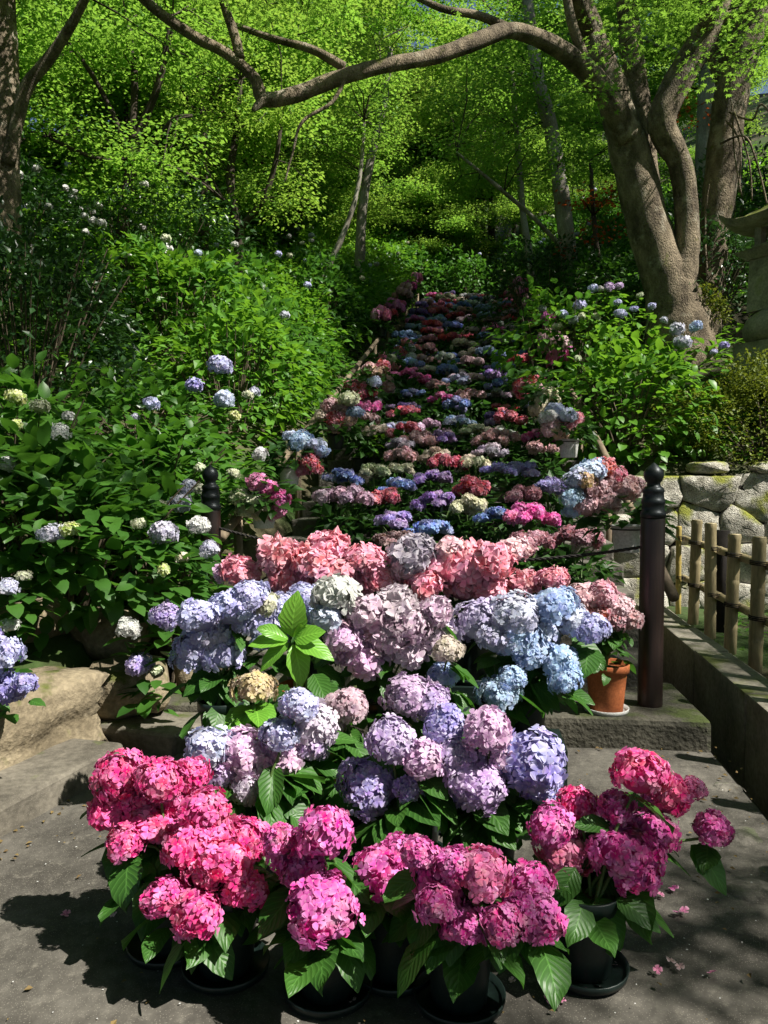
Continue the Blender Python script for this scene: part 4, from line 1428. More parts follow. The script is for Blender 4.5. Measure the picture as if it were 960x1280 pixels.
def bush_mesh(name, seed, n, r3, size, tmpl, mat):
    rng = np.random.default_rng(seed)
    d, P = shell(rng, n, r3, -.8)
    out = d * np.array([1, 1, .5]) + rng.normal(0, .45, d.shape); out[:, 2] -= .1
    ups = np.array([0, 0, 1.0]) + rng.normal(0, .4, d.shape) + d * .25
    W, Fo, At = instance(tmpl, frames(out, ups, size * rng.uniform(.6, 1.25, n)), P, rng.uniform(0, 1, n))
    return np_mesh(name, W, Fo, At, mat)


def bush_stems(name, seed, n, r3, base=-1.0):
    r = random.Random(seed)
    mb = MB()
    for k in range(n):
        a = r.uniform(0, 6.28); q = r.uniform(.3, .85)
        e = Vector((r3[0] * q * math.cos(a), r3[1] * q * math.sin(a), r3[2] * r.uniform(.2, .8)))
        s = Vector((e.x * .25, e.y * .25, base))
        mb.tube(smooth_path([s, s.lerp(e, .5) + Vector((0, 0, .1)), e], [.011, .009, .005], 3)[0], [.011, .010, .009, .008, .007, .006, .005], 5, cap=False)
    return mb.mesh(name, M['twig'])


def near_bush(c, r3, label, n_obj, n_fill, heads, seed, size=.13, mat='bush', leafm=None):
    """c = centre of the leaf mass; leaves that face the viewer are parts, the rest one mass"""
    g = tz(c[0], c[1])
    t = thing('hydrangea_bush', (c[0], c[1], g), label, 'bush', 'garden hydrangea bushes')
    off = np.array([0, 0, c[2] - g])
    rng = np.random.default_rng(seed)
    d, P = shell(rng, n_fill, r3, -.75)
    out = d * np.array([1, 1, .5]) + rng.normal(0, .45, d.shape); out[:, 2] -= .1
    ups = np.array([0, 0, 1.0]) + rng.normal(0, .35, d.shape) + d * .3
    P = P * .93 + off
    if heads:
        hp = np.array([tuple(at(h[0], h[1], h[4])) for h in heads]) - np.array(tuple(t.location))
        k_ = 9
        a_ = rng.uniform(0, 6.28, len(hp) * k_)
        ex = np.stack([np.cos(a_), np.sin(a_), rng.uniform(-.3, .25, len(a_))], 1)
        P = np.concatenate([P, np.repeat(hp, k_, 0) + ex * .02 + np.array([0, .03, 0]) - np.stack([0 * a_, 0 * a_, rng.uniform(.05, .26, len(a_))], 1)])
        out = np.concatenate([out, ex]); ups = np.concatenate([ups, np.tile([[0, 0, 1.0]], (len(a_), 1))])
        n_fill = len(P)
    W, Fo, At = instance(leaf_template(.25, .2, .33, 5, serr=0), frames(out, ups, size * rng.uniform(.7, 1.2, n_fill)), P, rng.uniform(0, 1, n_fill))
    f = link('foliage', np_mesh('foliage', W, Fo, At, M[mat], smooth=True), t); f['kind'] = 'stuff'
    link('stems', bush_stems('stems', seed, 26, r3, -off[2]), t, tuple(off))
    view = np.array([0, -1.0, .25])
    d, P = shell(rng, n_obj * 5, r3, -.75)
    rad = np.linalg.norm(P / np.array(r3), axis=1)
    score = d @ view + .8 * rad + rng.uniform(0, .5, len(d))
    for i in np.argsort(-score)[:n_obj]:
        p = P[i] * 1.04 + off
        o_ = Vector(d[i]) * 1.0 + Vector(rng.normal(0, .4, 3)); o_.z -= .15
        add_leaf(t, Vector(p), o_, size * rng.uniform(.75, 1.25), leafm or BUSH_LEAF, up=(Vector((0, 0, 1)) + Vector(d[i]) * .4).normalized(), roll=rng.uniform(-.4, .4))
    hs = MB()
    for hd in heads:
        hx, hy, dia, hc, Y_ = hd
        w = at(hx, hy, Y_)
        add_bloom(t, w, pxm(dia, Y_), hc, BLOOM_LOW if dia < 24 else BLOOM, .5)
        e = w - t.location
        hs.tube([e * .75 + Vector((0, .1, off[2] * .1)), e - Vector((0, 0, .02))], .005, 5, cap=False)
    if heads:
        link('flower_stems', hs.mesh('flower_stems', M['stem']), t)['kind'] = 'stuff'
    return t


near_bush((-2.05, 4.95, .98), (1.05, .74, .68), 'large garden hydrangea bush over the boulders, whitish heads facing the path', 230, 1100, [
    (65, 668, 28, 'whiteblue', 4.2), (88, 662, 22, 'yellowgreen', 4.2), (205, 667, 30, 'whiteblue', 4.35), (208, 772, 36, 'purple', 4.2), (160, 785, 27, 'white', 4.15), (205, 712, 18, 'yellowgreen', 4.3), (228, 697, 18, 'cream', 4.35),
    (173, 655, 18, 'greenwhite', 4.4), (175, 832, 30, 'purple', 4.2), (262, 688, 24, 'whiteblue', 4.4), (248, 658, 26, 'white', 4.5), (30, 720, 18, 'greenwhite', 4.1), (10, 735, 24, 'whiteblue', 4.0), (12, 782, 22, 'white', 4.0), (195, 838, 16, 'greenwhite', 4.2)], 301)
near_bush((-2.75, 5.6, 1.55), (1.0, .75, .62), 'taller hydrangea bush with greenish buds against the dark hollow', 170, 900, [
    (20, 497, 22, 'yellowgreen', 4.9), (50, 508, 22, 'greenwhite', 4.9), (75, 542, 26, 'white', 4.8), (20, 533, 18, 'yellowgreen', 4.8), (8, 580, 26, 'white', 4.75), (85, 520, 15, 'white', 5.0)], 302)
near_bush((-1.85, 6.3, 1.30), (.72, .62, .56), 'hydrangea bush wrapped round the half buried newel post', 170, 800, [
    (235, 610, 24, 'whiteblue', 5.6), (250, 612, 18, 'greenwhite', 5.6), (226, 630, 26, 'whiteblue', 5.5), (203, 632, 15, 'greenwhite', 5.6), (325, 568, 20, 'white', 5.9), (292, 592, 15, 'greenwhite', 5.8), (250, 585, 14, 'greenwhite', 5.9)], 303)
near_bush((-2.4, 7.4, 1.75), (1.0, .8, .70), 'shaded hydrangea bush with three pale violet heads halfway up the bank', 130, 800, [
    (275, 457, 26, 'lavender', 6.9), (243, 482, 22, 'bluepurple', 6.8), (280, 500, 26, 'paleblue', 6.7), (293, 520, 16, 'yellowgreen', 6.7), (190, 505, 20, 'lavender', 6.7), (169, 522, 12, 'whiteblue', 6.7), (318, 490, 15, 'whiteblue', 6.9), (310, 494, 12, 'greenwhite', 6.8)], 304, .12)
near_bush((-3.5, 4.4, 1.15), (.95, .8, .70), 'hydrangea bush beyond the left border of the view above the stone block', 40, 700, [], 305)
near_bush((-1.42, 5.02, .72), (.34, .26, .34), 'small leafy hydrangea at the foot of the half buried newel post', 50, 120, [], 308)
# right bank bushes
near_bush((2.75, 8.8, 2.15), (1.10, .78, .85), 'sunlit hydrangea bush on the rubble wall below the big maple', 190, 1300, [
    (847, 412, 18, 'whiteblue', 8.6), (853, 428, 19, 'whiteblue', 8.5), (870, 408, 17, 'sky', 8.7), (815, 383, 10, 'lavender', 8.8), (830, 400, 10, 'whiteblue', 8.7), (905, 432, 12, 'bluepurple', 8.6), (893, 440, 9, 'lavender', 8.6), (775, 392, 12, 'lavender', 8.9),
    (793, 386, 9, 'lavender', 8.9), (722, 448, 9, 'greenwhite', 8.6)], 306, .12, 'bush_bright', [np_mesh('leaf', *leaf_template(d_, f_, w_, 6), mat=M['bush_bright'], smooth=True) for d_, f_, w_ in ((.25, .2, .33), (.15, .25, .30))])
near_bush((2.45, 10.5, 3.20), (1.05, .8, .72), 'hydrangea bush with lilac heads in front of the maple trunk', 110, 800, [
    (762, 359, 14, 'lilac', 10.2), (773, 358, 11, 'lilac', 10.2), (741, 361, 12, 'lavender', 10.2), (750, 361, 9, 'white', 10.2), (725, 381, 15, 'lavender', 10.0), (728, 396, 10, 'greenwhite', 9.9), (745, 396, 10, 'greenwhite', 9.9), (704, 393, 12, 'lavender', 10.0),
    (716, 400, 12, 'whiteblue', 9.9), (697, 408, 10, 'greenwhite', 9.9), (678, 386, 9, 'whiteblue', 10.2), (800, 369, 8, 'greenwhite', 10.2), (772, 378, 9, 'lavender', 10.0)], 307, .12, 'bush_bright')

# bushes further up both banks: shared meshes, one object per bush
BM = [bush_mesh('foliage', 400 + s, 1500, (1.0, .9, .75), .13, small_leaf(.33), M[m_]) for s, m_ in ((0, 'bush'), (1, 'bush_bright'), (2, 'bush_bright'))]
BS = bush_stems('stems', 9, 22, (1.0, .9, .75), -.75)
rb = random.Random(21)
bn = {'l': 0, 'r': 0}


def mid_bush(x, y, s, side, mi=None):
    bn[side] += 1
    z = tz(x, y)
    mi = rb.choice([0, 1, 2]) if mi is None else mi
    lab = 'leafy %s hydrangea bush on the %s bank, %s counting uphill' % ('deep green' if mi == 0 else 'bright green', 'bush side' if side == 'l' else 'maple side', ordinal(bn[side]))
    t = thing('hydrangea_bush', (x, y, z - .05), lab, 'bush', 'garden hydrangea bushes')
    o = link('foliage', BM[mi], t, (0, 0, .62 * s)); o.scale = (s, s, s); o.rotation_euler = (0, 0, rb.uniform(0, 6.28))
    o = link('stems', BS, t, (0, 0, .62 * s)); o.scale = (s, s, s); o.rotation_euler = (0, 0, rb.uniform(0, 6.28))
    for k in range(rb.choice([0, 0, 1, 1, 2, 3])):
        a = rb.uniform(-3.0, -.1); e = rb.uniform(.1, 1.1)
        p = Vector((math.cos(a) * math.cos(e), math.sin(a) * math.cos(e) * .9, math.sin(e) * .78)) * s * 1.03
        o = link('flower_head', rb.choice(BLOOM_LOW), t, p + Vector((0, 0, .72 * s)))
        dd = rb.uniform(.09, .14); o.scale = (dd, dd, dd); o.color = jit_col(C[rb.choice(['whiteblue', 'white', 'greenwhite', 'lavender', 'paleblue', 'cream'])], .08, .5)
    return t


for y in np.arange(8.0, 24.5, 1.25):
    for k, dl in enumerate((2.65, 3.8, 5.2, 6.9)):
        if k == 0 and y < 8.5 or k >= 1 and y < 9.4: continue
        yy = y + rb.uniform(-.4, .4)
        mid_bush(axis_x(yy) - dl + rb.uniform(-.3, .3), yy, rb.uniform(.8, 1.15) * (1 if k < 3 else 1.2), 'l')
for y in np.arange(9.2, 24.5, 1.35):
    for k, dl in enumerate((2.75, 3.8, 5.2)):
        if k >= 1 and 9.0 < y < 13.2: continue
        if k == 0 and y < 11.2: continue
        yy = y + rb.uniform(-.4, .4)
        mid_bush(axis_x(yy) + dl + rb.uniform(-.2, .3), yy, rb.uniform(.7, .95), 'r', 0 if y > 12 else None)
for k in range(9):                                  # the bushes that close the view at the head of the stairs
    mid_bush(axis_x(25) + (-3.6 + .95 * k), 25.2 + rb.uniform(-.4, .6), rb.uniform(.9, 1.3), 'l' if k < 4 else 'r', rb.choice([0, 0, 1]))

# dark evergreen shrub of the left hollow, white-flowered shrub above it
def shrub(name, c, r3, n, size, mat, label, seed, stems=30, cat='shrub', wid=.22, flowers=0):
    g = tz(c[0], c[1])
    t = thing(name, (c[0], c[1], g), label, cat)
    off = np.array([0, 0, c[2] - g])
    rng = np.random.default_rng(seed)
    d, P = shell(rng, n, r3, -.5)
    out = d * np.array([1, 1, .4]) + rng.normal(0, .6, d.shape)
    ups = np.array([0, 0, 1.0]) + rng.normal(0, .5, d.shape)
    W, Fo, At = instance(small_leaf(wid), frames(out, ups, size * rng.uniform(.6, 1.3, n)), P + off, rng.uniform(0, 1, n))
    f = link('foliage', np_mesh('foliage', W, Fo, At, M[mat]), t); f['kind'] = 'stuff'
    link('stems', bush_stems('stems', seed, stems, r3, -off[2]), t, tuple(off))
    for k in range(flowers):
        i = rng.integers(0, n)
        if d[i, 1] > .3: continue
        o = link('blossom', random.choice(BLOOM_LOW), t, Vector(P[i] * 1.03 + off)); s = rng.uniform(.07, .13); o.scale = (s, s, s); o.color = (.8, .8, .76, .3)
    return t


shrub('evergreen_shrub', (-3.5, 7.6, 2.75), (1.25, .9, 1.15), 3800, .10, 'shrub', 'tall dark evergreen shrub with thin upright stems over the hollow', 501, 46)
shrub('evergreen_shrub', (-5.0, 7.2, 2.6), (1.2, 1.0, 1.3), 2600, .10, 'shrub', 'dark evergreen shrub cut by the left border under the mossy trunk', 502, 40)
shrub('blossom_shrub', (-4.9, 9.6, 4.35), (1.2, .9, .85), 2600, .10, 'shrub', 'shrub dotted with small white blossoms behind the dark evergreen shrub', 503, 30, flowers=50)
shrub('blossom_shrub', (-3.6, 11.5, 4.8), (1.6, 1.0, .8), 2600, .10, 'shrub', 'low shrub dotted with white blossoms between the slender trunks', 504, 30, flowers=36)
shrub('clipped_hedge', (4.15, 8.42, 1.95), (1.05, .50, .72), 9000, .045, 'hedge', 'yellow-green fine-leaved hedge on the rubble wall below the lantern', 505, 20, 'hedge', .33)
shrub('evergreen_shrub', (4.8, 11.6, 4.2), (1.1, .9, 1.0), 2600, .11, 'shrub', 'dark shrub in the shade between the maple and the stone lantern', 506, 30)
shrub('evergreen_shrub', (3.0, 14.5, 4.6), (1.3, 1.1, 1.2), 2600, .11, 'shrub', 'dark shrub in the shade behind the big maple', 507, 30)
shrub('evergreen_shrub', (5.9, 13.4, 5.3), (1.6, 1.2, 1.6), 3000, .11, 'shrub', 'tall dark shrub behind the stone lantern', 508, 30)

# ------------------------------------------------------------------ stone lantern
def box_taper(mb, z0, z1, w0, w1, lift=0.0):
    v = [(-w0, -w0, z0), (w0, -w0, z0), (w0, w0, z0), (-w0, w0, z0), (-w1, -w1, z1 + lift), (w1, -w1, z1 + lift), (w1, w1, z1 + lift), (-w1, w1, z1 + lift)]
    mb.add(v, [(0, 3, 2, 1), (4, 5, 6, 7), (0, 1, 5, 4), (1, 2, 6, 5), (2, 3, 7, 6), (3, 0, 4, 7)])


lp = at(978, 460, 9.2)
lan = thing('stone_lantern', (lp.x, 9.2, lp.z), 'weathered mossy stone lantern cut by the right border', 'lantern')
lan.rotation_euler = (0, 0, .45)
for nm, f in (('pedestal', lambda m: box_taper(m, -.25, .30, .40, .38)), ('base', lambda m: m.lathe([(.36, .30), (.43, .36), (.45, .46), (.40, .58), (.30, .66), (.28, .67)], 24)),
              ('shaft', lambda m: box_taper(m, .67, 1.28, .285, .270)), ('platform', lambda m: box_taper(m, 1.28, 1.38, .30, .40)),
              ('firebox', lambda m: [m.box((sx * .19, sy * .19, 1.54), (.09, .09, .32)) for sx in (-1, 1) for sy in (-1, 1)] + [m.box((0, 0, 1.415), (.50, .50, .07)), m.box((0, 0, 1.67), (.46, .46, .06))])):
    mb = MB(); f(mb)
    link(nm, mb.mesh(nm, M['stone'], nm == 'base'), lan)
mb = MB()
V, Fs = [], []
n = 9
for i in range(n):
    for j in range(n):
        u, v = -1 + 2 * i / (n - 1), -1 + 2 * j / (n - 1)
        m_ = max(abs(u), abs(v)); k = abs(u * v)
        V.append((u * .52, v * .52, 1.72 + .34 * (1 - m_) ** 1.4 + .14 * k ** 3))
for i in range(n):
    for j in range(n):
        u, v = -1 + 2 * i / (n - 1), -1 + 2 * j / (n - 1)
        V.append((u * .51, v * .51, 1.66 + .14 * abs(u * v) ** 3))
for b_ in (0, n * n):
    for i in range(n - 1):
        for j in range(n - 1):
            Fs.append((b_ + i * n + j, b_ + (i + 1) * n + j, b_ + (i + 1) * n + j + 1, b_ + i * n + j + 1))
ring = [(i, 0) for i in range(n)] + [(n - 1, j) for j in range(1, n)] + [(i, n - 1) for i in range(n - 2, -1, -1)] + [(0, j) for j in range(n - 2, 0, -1)]
for (a, b_) in zip(ring, ring[1:] + ring[:1]):
    Fs.append((a[0] * n + a[1], b_[0] * n + b_[1], n * n + b_[0] * n + b_[1], n * n + a[0] * n + a[1]))
mb.add(V, Fs)
rf = link('roof', mb.mesh('roof', M['stone'], True), lan)
mb = MB(); mb.lathe([(.12, 2.02), (.13, 2.07), (.07, 2.10), (.10, 2.16), (.11, 2.22), (.06, 2.30), (.004, 2.36)], 16)
link('jewel', mb.mesh('jewel', M['stone'], True), rf)

# ------------------------------------------------------------------ trees
def palmate_leaf():
    V, Fs, A_ = [], [], []
    for a_, L in ((0, 1.0), (.75, .86), (-.75, .86), (1.6, .55), (-1.6, .55)):
        o = len(V)
        c_, s_ = math.cos(a_), math.sin(a_)
        for x, y in ((0, .02), (-.15 * L, .45 * L), (0, L), (.15 * L, .45 * L)):
            V.append((x * c_ + y * s_, y * c_ - x * s_, -.12 * (x * x + y * y))); A_.append((0, y, 0))
        Fs.append((o, o + 3, o + 2, o + 1))
    return np.array(V), np.array(Fs), np.array(A_, dtype=float)


PALM = palmate_leaf()


def leaf_pads(rng, P, n_each, rad, size, flat=.16, tmpl=None, drop=.1):
    """flat sprays of leaves around twig points"""
    n = len(P) * n_each
    C0 = np.repeat(P, n_each, 0)
    a = rng.uniform(0, 2 * np.pi, n); r = rad * np.sqrt(rng.uniform(0, 1, n)) * np.repeat(rng.uniform(.6, 1.25, len(P)), n_each)
    til = np.repeat(rng.normal(0, .16, (len(P), 2)), n_each, 0)
    off = np.stack([r * np.cos(a), r * np.sin(a), rng.normal(0, flat * rad, n) - drop * r * r / rad], 1)
    off[:, 2] += off[:, 0] * til[:, 0] + off[:, 1] * til[:, 1]
    dirs = np.stack([np.cos(a + rng.normal(0, .7, n)), np.sin(a + rng.normal(0, .7, n)), rng.normal(-.15, .3, n)], 1)
    ups = np.stack([rng.normal(0, .35, n), rng.normal(0, .35, n), np.ones(n)], 1)
    return instance(tmpl or small_leaf(.36, .12, .15), frames(dirs, ups, size * rng.uniform(.6, 1.25, n)), C0 + off, rng.uniform(0, 1, n))


def gen_tree(seed, Ht, Rc, tr, nb, n_each, size, bark, leafm, first=.3, up=.35, pad=.55, lean=.06):
    """returns (trunk mesh, limb mesh, crown mesh); local, base at origin"""
    r = random.Random(seed); rng = np.random.default_rng(seed)
    lx, ly = r.uniform(-lean, lean), r.uniform(-lean, lean)
    path = [Vector((lx * Ht * t * t + .12 * math.sin(3.1 * t + seed), ly * Ht * t * t + .12 * math.sin(2.3 * t + 2 * seed), Ht * t)) for t in np.linspace(0, 1, 10)]
    path[0].z = -.4
    mt = MB(); mt.tube(path, [tr * (1.25 if i == 0 else (1 - .09 * i)) for i in range(10)], 9, wob=.05)
    ml = MB()
    tips = []
    for b in range(nb):
        t = first + (1 - first) * (b + r.uniform(0, .8)) / nb
        k = min(8, int(t * 9)); s = path[k].lerp(path[k + 1], t * 9 - k)
        a = b * 2.4 + r.uniform(-.4, .4)
        L = Rc * (1.05 - .55 * abs(t - .55)) * r.uniform(.75, 1.1)
        e = s + Vector((math.cos(a) * L, math.sin(a) * L, L * up * r.uniform(.3, 1.4)))
        m = s.lerp(e, .5) + Vector((0, 0, L * .14))
        pts, rr = smooth_path([s, m, e], [tr * .36 * (1.15 - .6 * t), tr * .2, .008], 4)
        ml.tube(pts, rr, 6, cap=False)
        for f in (.4, .55, .7, .85, 1.0):
            q = pts[min(len(pts) - 1, int(f * (len(pts) - 1)))]
            for _ in range(2):
                aa = a + r.uniform(-1.3, 1.3); LL = L * .34 * r.uniform(.5, 1.1)
                e2 = q + Vector((math.cos(aa) * LL, math.sin(aa) * LL, LL * r.uniform(-.1, .35)))
                ml.tube([q, q.lerp(e2, .5) + Vector((0, 0, .05 * LL)), e2], [.012, .009, .004], 4, cap=False)
                tips.append(e2); tips.append(q.lerp(e2, .55))
    tips = np.array([tuple(p) for p in tips])
    W, Fo, At = leaf_pads(rng, tips, n_each, pad, size)
    return mt.mesh('trunk', bark, True), ml.mesh('limbs', bark, True), np_mesh('crown', W, Fo, At, leafm)


VAR = [gen_tree(31, 9.0, 3.4, .13, 13, 115, .095, M['bark_dark'], M['maple']),
       gen_tree(32, 11.0, 3.6, .16, 15, 105, .10, M['bark_dark'], M['wood_leaf'], .3, .5),
       gen_tree(33, 8.0, 3.6, .11, 12, 120, .095, M['bark_dark'], M['maple2'], .28, .25),
       gen_tree(34, 12.5, 3.8, .20, 16, 105, .11, M['bark_pale'], M['wood_leaf'], .25, .5, .6),
       gen_tree(35, 6.5, 3.0, .09, 11, 120, .09, M['bark_dark'], M['maple'], .25, .2)]
VAR.append(gen_tree(36, 5.2, 2.8, .07, 15, 110, .095, M['bark_dark'], M['maple2'], .06, .25, .6))
VAR.append(gen_tree(37, 4.6, 2.6, .07, 14, 110, .095, M['bark_dark'], M['maple'], .06, .25, .6))
VAR.append(gen_tree(38, 13.5, 4.6, .22, 15, 130, .11, M['bark_dark'], M['wood_leaf'], .62, .2, .75))  # unseen tree, crown shaped high to close the zenith to skylight
VNAME = ['slender maple', 'dense broadleaf tree', 'yellow-green maple', 'tall pale-barked tree', 'low spreading maple', 'low yellow-green maple bush', 'low green maple bush', 'high-crowned old tree']


def place_tree(v, x, y, s, rz, label, group='woodland trees', dz=0.0, name='woodland_tree'):
    tr_, lb, cr = VAR[v]
    t = thing(name, (x, y, tz(x, y) + dz), label, 'tree', group, rz)
    t.scale = (s, s, s)
    link('trunk', tr_, t); link('limbs', lb, t); c_ = link('crown', cr, t)
    return t


rt = random.Random(77)
# woodland on the hill: rows counted from the stairs upward
spots = []
for row, (Y_, n, sx) in enumerate(((15, 5, 2.6), (19, 6, 2.9), (24, 8, 3.1), (29, 9, 3.4), (35, 10, 4.0), (43, 10, 5.0))):
    for k in range(n):
        off = (k - (n - 1) / 2) * sx + rt.uniform(-.7, .7)
        x = axis_x(Y_) + off
        y = Y_ + rt.uniform(-1.2, 1.2)
        if y < 26 and abs(x - axis_x(y)) < 3.2: continue
        spots.append((row, k, x, y))
for row, k, x, y in spots:
    v = rt.choice([0, 0, 1, 2, 2, 3, 4]) if row < 3 else rt.choice([0, 1, 2, 2, 3])
    low_ = 16 < y < 34 and x - axis_x(y) > 3.0
    if low_ and (k % 2 or (20 < y < 34 and x - axis_x(y) < 7)): continue
    if low_: v = rt.choice([2, 4])
    side = k + 1
    place_tree(v, x, y, rt.uniform(.85, 1.15) * (.62 if low_ else 1), rt.uniform(0, 6.28), '%s, %s in the %s row of hillside woodland' % (VNAME[v], ordinal(side), ordinal(row + 1)))


for i in range(26):
    Y_ = 20.5 + 1.0 * i * .75
    x = axis_x(Y_) + (rt.uniform(-9, .5) if Y_ > 26 else -rt.uniform(3.4, 8))
    v = rt.choice([5, 5, 6])
    place_tree(v, x, Y_, rt.uniform(.9, 1.25), rt.uniform(0, 6.28), '%s, %s counting uphill in the woodland understory' % (VNAME[v], ordinal(i + 1)))


# big maple: traced limbs at their own depths
def traced_tree(name, label, limbs, bark, base, crown=None, cat='tree', per=4, sides=14, wob=.03, group=None):
    t = thing(name, base, label, cat, group)
    for i, (nm, pts) in enumerate(limbs):
        P = [at(p[0], p[1], p[2]) - Vector(base) for p in pts]
        Rd = [pxm(p[3], p[2]) for p in pts]
        Q, W = smooth_path(P, Rd, per)
        mb = MB(); mb.tube(Q, W, sides if Rd[0] > .05 else 8, wob=wob)
        link(nm, mb.mesh(nm, bark, True), t)
    if crown is not None:
        link('crown', crown, t)
    return t


def crown_of(base, pts, n_each, rad, size, mat, seed, **kw):
    rng = np.random.default_rng(seed)
    P = np.array([tuple(Vector(p) - Vector(base)) for p in pts])
    W, Fo, At = leaf_pads(rng, P, n_each, rad, size, **kw)
    return np_mesh('crown', W, Fo, At, M[mat])


MBASE = at(850, 395, 11.0)
limbs = [
    ('trunk', [(852, 560, 11.0, 50), (850, 430, 11.0, 42), (844, 385, 11.0, 35), (830, 340, 11.0, 28), (810, 280, 11.0, 25), (790, 200, 11.0, 24), (776, 150, 11.0, 21), (760, 100, 11.0, 19), (738, 45, 11.0, 17), (716, -25, 11.0, 15), (690, -120, 10.8, 10)]),
    ('limb', [(842, 372, 10.95, 26), (856, 320, 10.9, 17), (858, 265, 10.85, 14), (850, 205, 10.8, 14), (827, 155, 10.75, 17), (846, 105, 10.7, 18), (880, 45, 10.6, 17), (908, -30, 10.5, 15), (950, -130, 10.3, 10)]),
    ('limb', [(808, 230, 11.15, 16), (800, 150, 11.25, 15), (790, 70, 11.3, 14), (782, -20, 11.4, 12), (775, -120, 11.4, 8)]),
    ('limb', [(784, 175, 10.9, 18), (762, 125, 10.7, 15), (728, 84, 10.5, 12.5), (690, 56, 10.2, 10.5), (640, 38, 9.9, 9), (600, 50, 9.6, 10), (545, 70, 9.3, 9), (480, 82, 9.0, 8.5), (425, 97, 8.8, 9), (370, 118, 8.6, 9.5), (330, 124, 8.5, 8.5), (318, 98, 8.45, 7), (285, 68, 8.4, 6.5), (240, 44, 8.3, 6.5), (192, 10, 8.2, 6), (150, -30, 8.1, 5)]),
    ('branch', [(300, 72, 8.4, 6), (292, 40, 8.4, 6), (280, 5, 8.4, 5), (270, -40, 8.3, 4)]),
    ('branch', [(432, 96, 8.8, 3), (415, 128, 8.7, 2.2), (378, 152, 8.6, 2), (366, 190, 8.6, 1.5), (356, 228, 8.6, 1)]),
    ('branch', [(430, 84, 8.8, 6), (390, 62, 8.8, 5), (340, 48, 8.9, 4), (290, 30, 9.0, 3)]),
    ('branch', [(640, 38, 9.9, 6), (600, 20, 9.8, 5), (550, 10, 9.6, 4), (500, -15, 9.5, 3)]),
    ('branch', [(742, 98, 10.5, 7), (718, 40, 10.3, 6), (705, -20, 10.2, 5)]),
    ('limb', [(880, 45, 10.6, 12), (900, -60, 9.6, 10), (930, -200, 8.2, 8), (960, -330, 6.8, 6), (960, -420, 5.9, 4)]),
    ('limb', [(738, 45, 11.0, 12), (690, -90, 9.6, 10), (640, -330, 7.6, 8), (600, -600, 6.0, 6), (620, -900, 4.6, 4)]),
    ('stub', [(332, 124, 8.5, 8), (322, 132, 8.45, 5), (316, 138, 8.4, 2)]),
    ('branch', [(890, 30, 10.6, 6), (930, 10, 10.4, 5), (975, -20, 10.2, 4)])]
cpts = []
rc = random.Random(9)
for px_, py_, Y_, k in ((470, 20, 9.2, 8), (560, -10, 9.6, 8), (380, 20, 8.8, 8), (300, -20, 8.4, 6), (640, -30, 10.2, 8), (740, -60, 10.8, 8), (860, -60, 10.6, 10), (940, 10, 10.3, 8), (430, 60, 9.4, 5),
                        (520, 40, 9.8, 6), (600, -80, 9.8, 5), (480, -90, 9.2, 4), (370, -80, 8.8, 3), (250, -60, 8.4, 4), (780, -140, 10.8, 8), (900, -150, 10.4, 10), (680, -150, 10.4, 6), (700, 70, 9.6, 3), (920, 90, 9.9, 5), (840, 20, 10.2, 3)):
    for _ in range(k):
        w = at(px_, py_, Y_)
        cpts.append((w.x + rc.uniform(-.75, .75), w.y + rc.uniform(-1.1, 1.1), w.z + rc.uniform(-.32, .32)))
for x_, y_, z_, k, sp in ((3.4, 6.6, 6.3, 9, .8), (4.4, 7.6, 6.6, 9, .8), (3.0, 8.4, 6.9, 7, .8), (4.3, 5.6, 6.2, 6, .7), (1.6, 4.4, 8.6, 7, 1.1), (.6, 5.6, 9.6, 10, 1.0), (2.2, 2.8, 7.8, 9, 1.0), (3.2, 4.8, 6.3, 5, .6)):  # unseen pads added above the view to shade stairs and left bushes
    for _ in range(k):
        cpts.append((x_ + rc.uniform(-sp, sp), y_ + rc.uniform(-sp, sp), z_ + rc.uniform(-.35, .35)))
def shade_at(p, z):
    k = (p[2] - z) / SUN_DIR.z
    return p[0] - SUN_DIR.x * k, p[1] - SUN_DIR.y * k


def open_gap(p):
    # the crown is thin where the photograph has sun on the bank, the wall bush and the trunks
    x_, y_ = shade_at(p, 3.6)
    if -3.4 < x_ < -.1 and 9.2 < y_ < 15.5 and rc.random() < .93: return True
    x_, y_ = shade_at(p, 2.2)
    if 1.7 < x_ < 4.0 and 7.6 < y_ < 10.2 and rc.random() < .75: return True
    for zz in (4.2, 5.5, 6.8, 8.0):
        x_, y_ = shade_at(p, zz)
        if p[2] > zz + .6 and 2.9 < x_ < 5.0 and 10.2 < y_ < 12.2 and rc.random() < .7: return True
    return False


for x_, y_, z_, k, sp in ((4.6, 9.0, 8.7, 8, .8), (5.0, 10.4, 9.2, 8, .8), (4.8, 12.0, 9.6, 8, .9)):  # further unseen pads, added to shade the upper stairs
    for _ in range(k):
        cpts.append((x_ + rc.uniform(-sp, sp), y_ + rc.uniform(-sp, sp), z_ + rc.uniform(-.35, .35)))
cpts = [p for p in cpts if not open_gap(p)]
big = traced_tree('maple_tree', 'big maple with forked mossy trunks and a limb arching over the stairs', limbs, M['bark'], MBASE, crown_of(MBASE, cpts, 210, .62, .062, 'maple', 91, tmpl=PALM), per=5, sides=18)
tw = []
mb = MB()
for p in cpts:
    q = Vector(p) - Vector(MBASE)
    a = rc.uniform(0, 6.28)
    mb.tube([q + Vector((.6 * math.cos(a), .6 * math.sin(a), .12)), q + Vector((.2 * math.cos(a), .2 * math.sin(a), .04)), q - Vector((.3 * math.cos(a), .3 * math.sin(a), .02))], [.012, .008, .004], 4, cap=False)
link('twigs', mb.mesh('twigs', M['bark_dark']), big)['kind'] = 'stuff'
rngm = np.random.default_rng(44)
dm, Pm = shell(rngm, 2600, (.42, .36, .42), -.2)
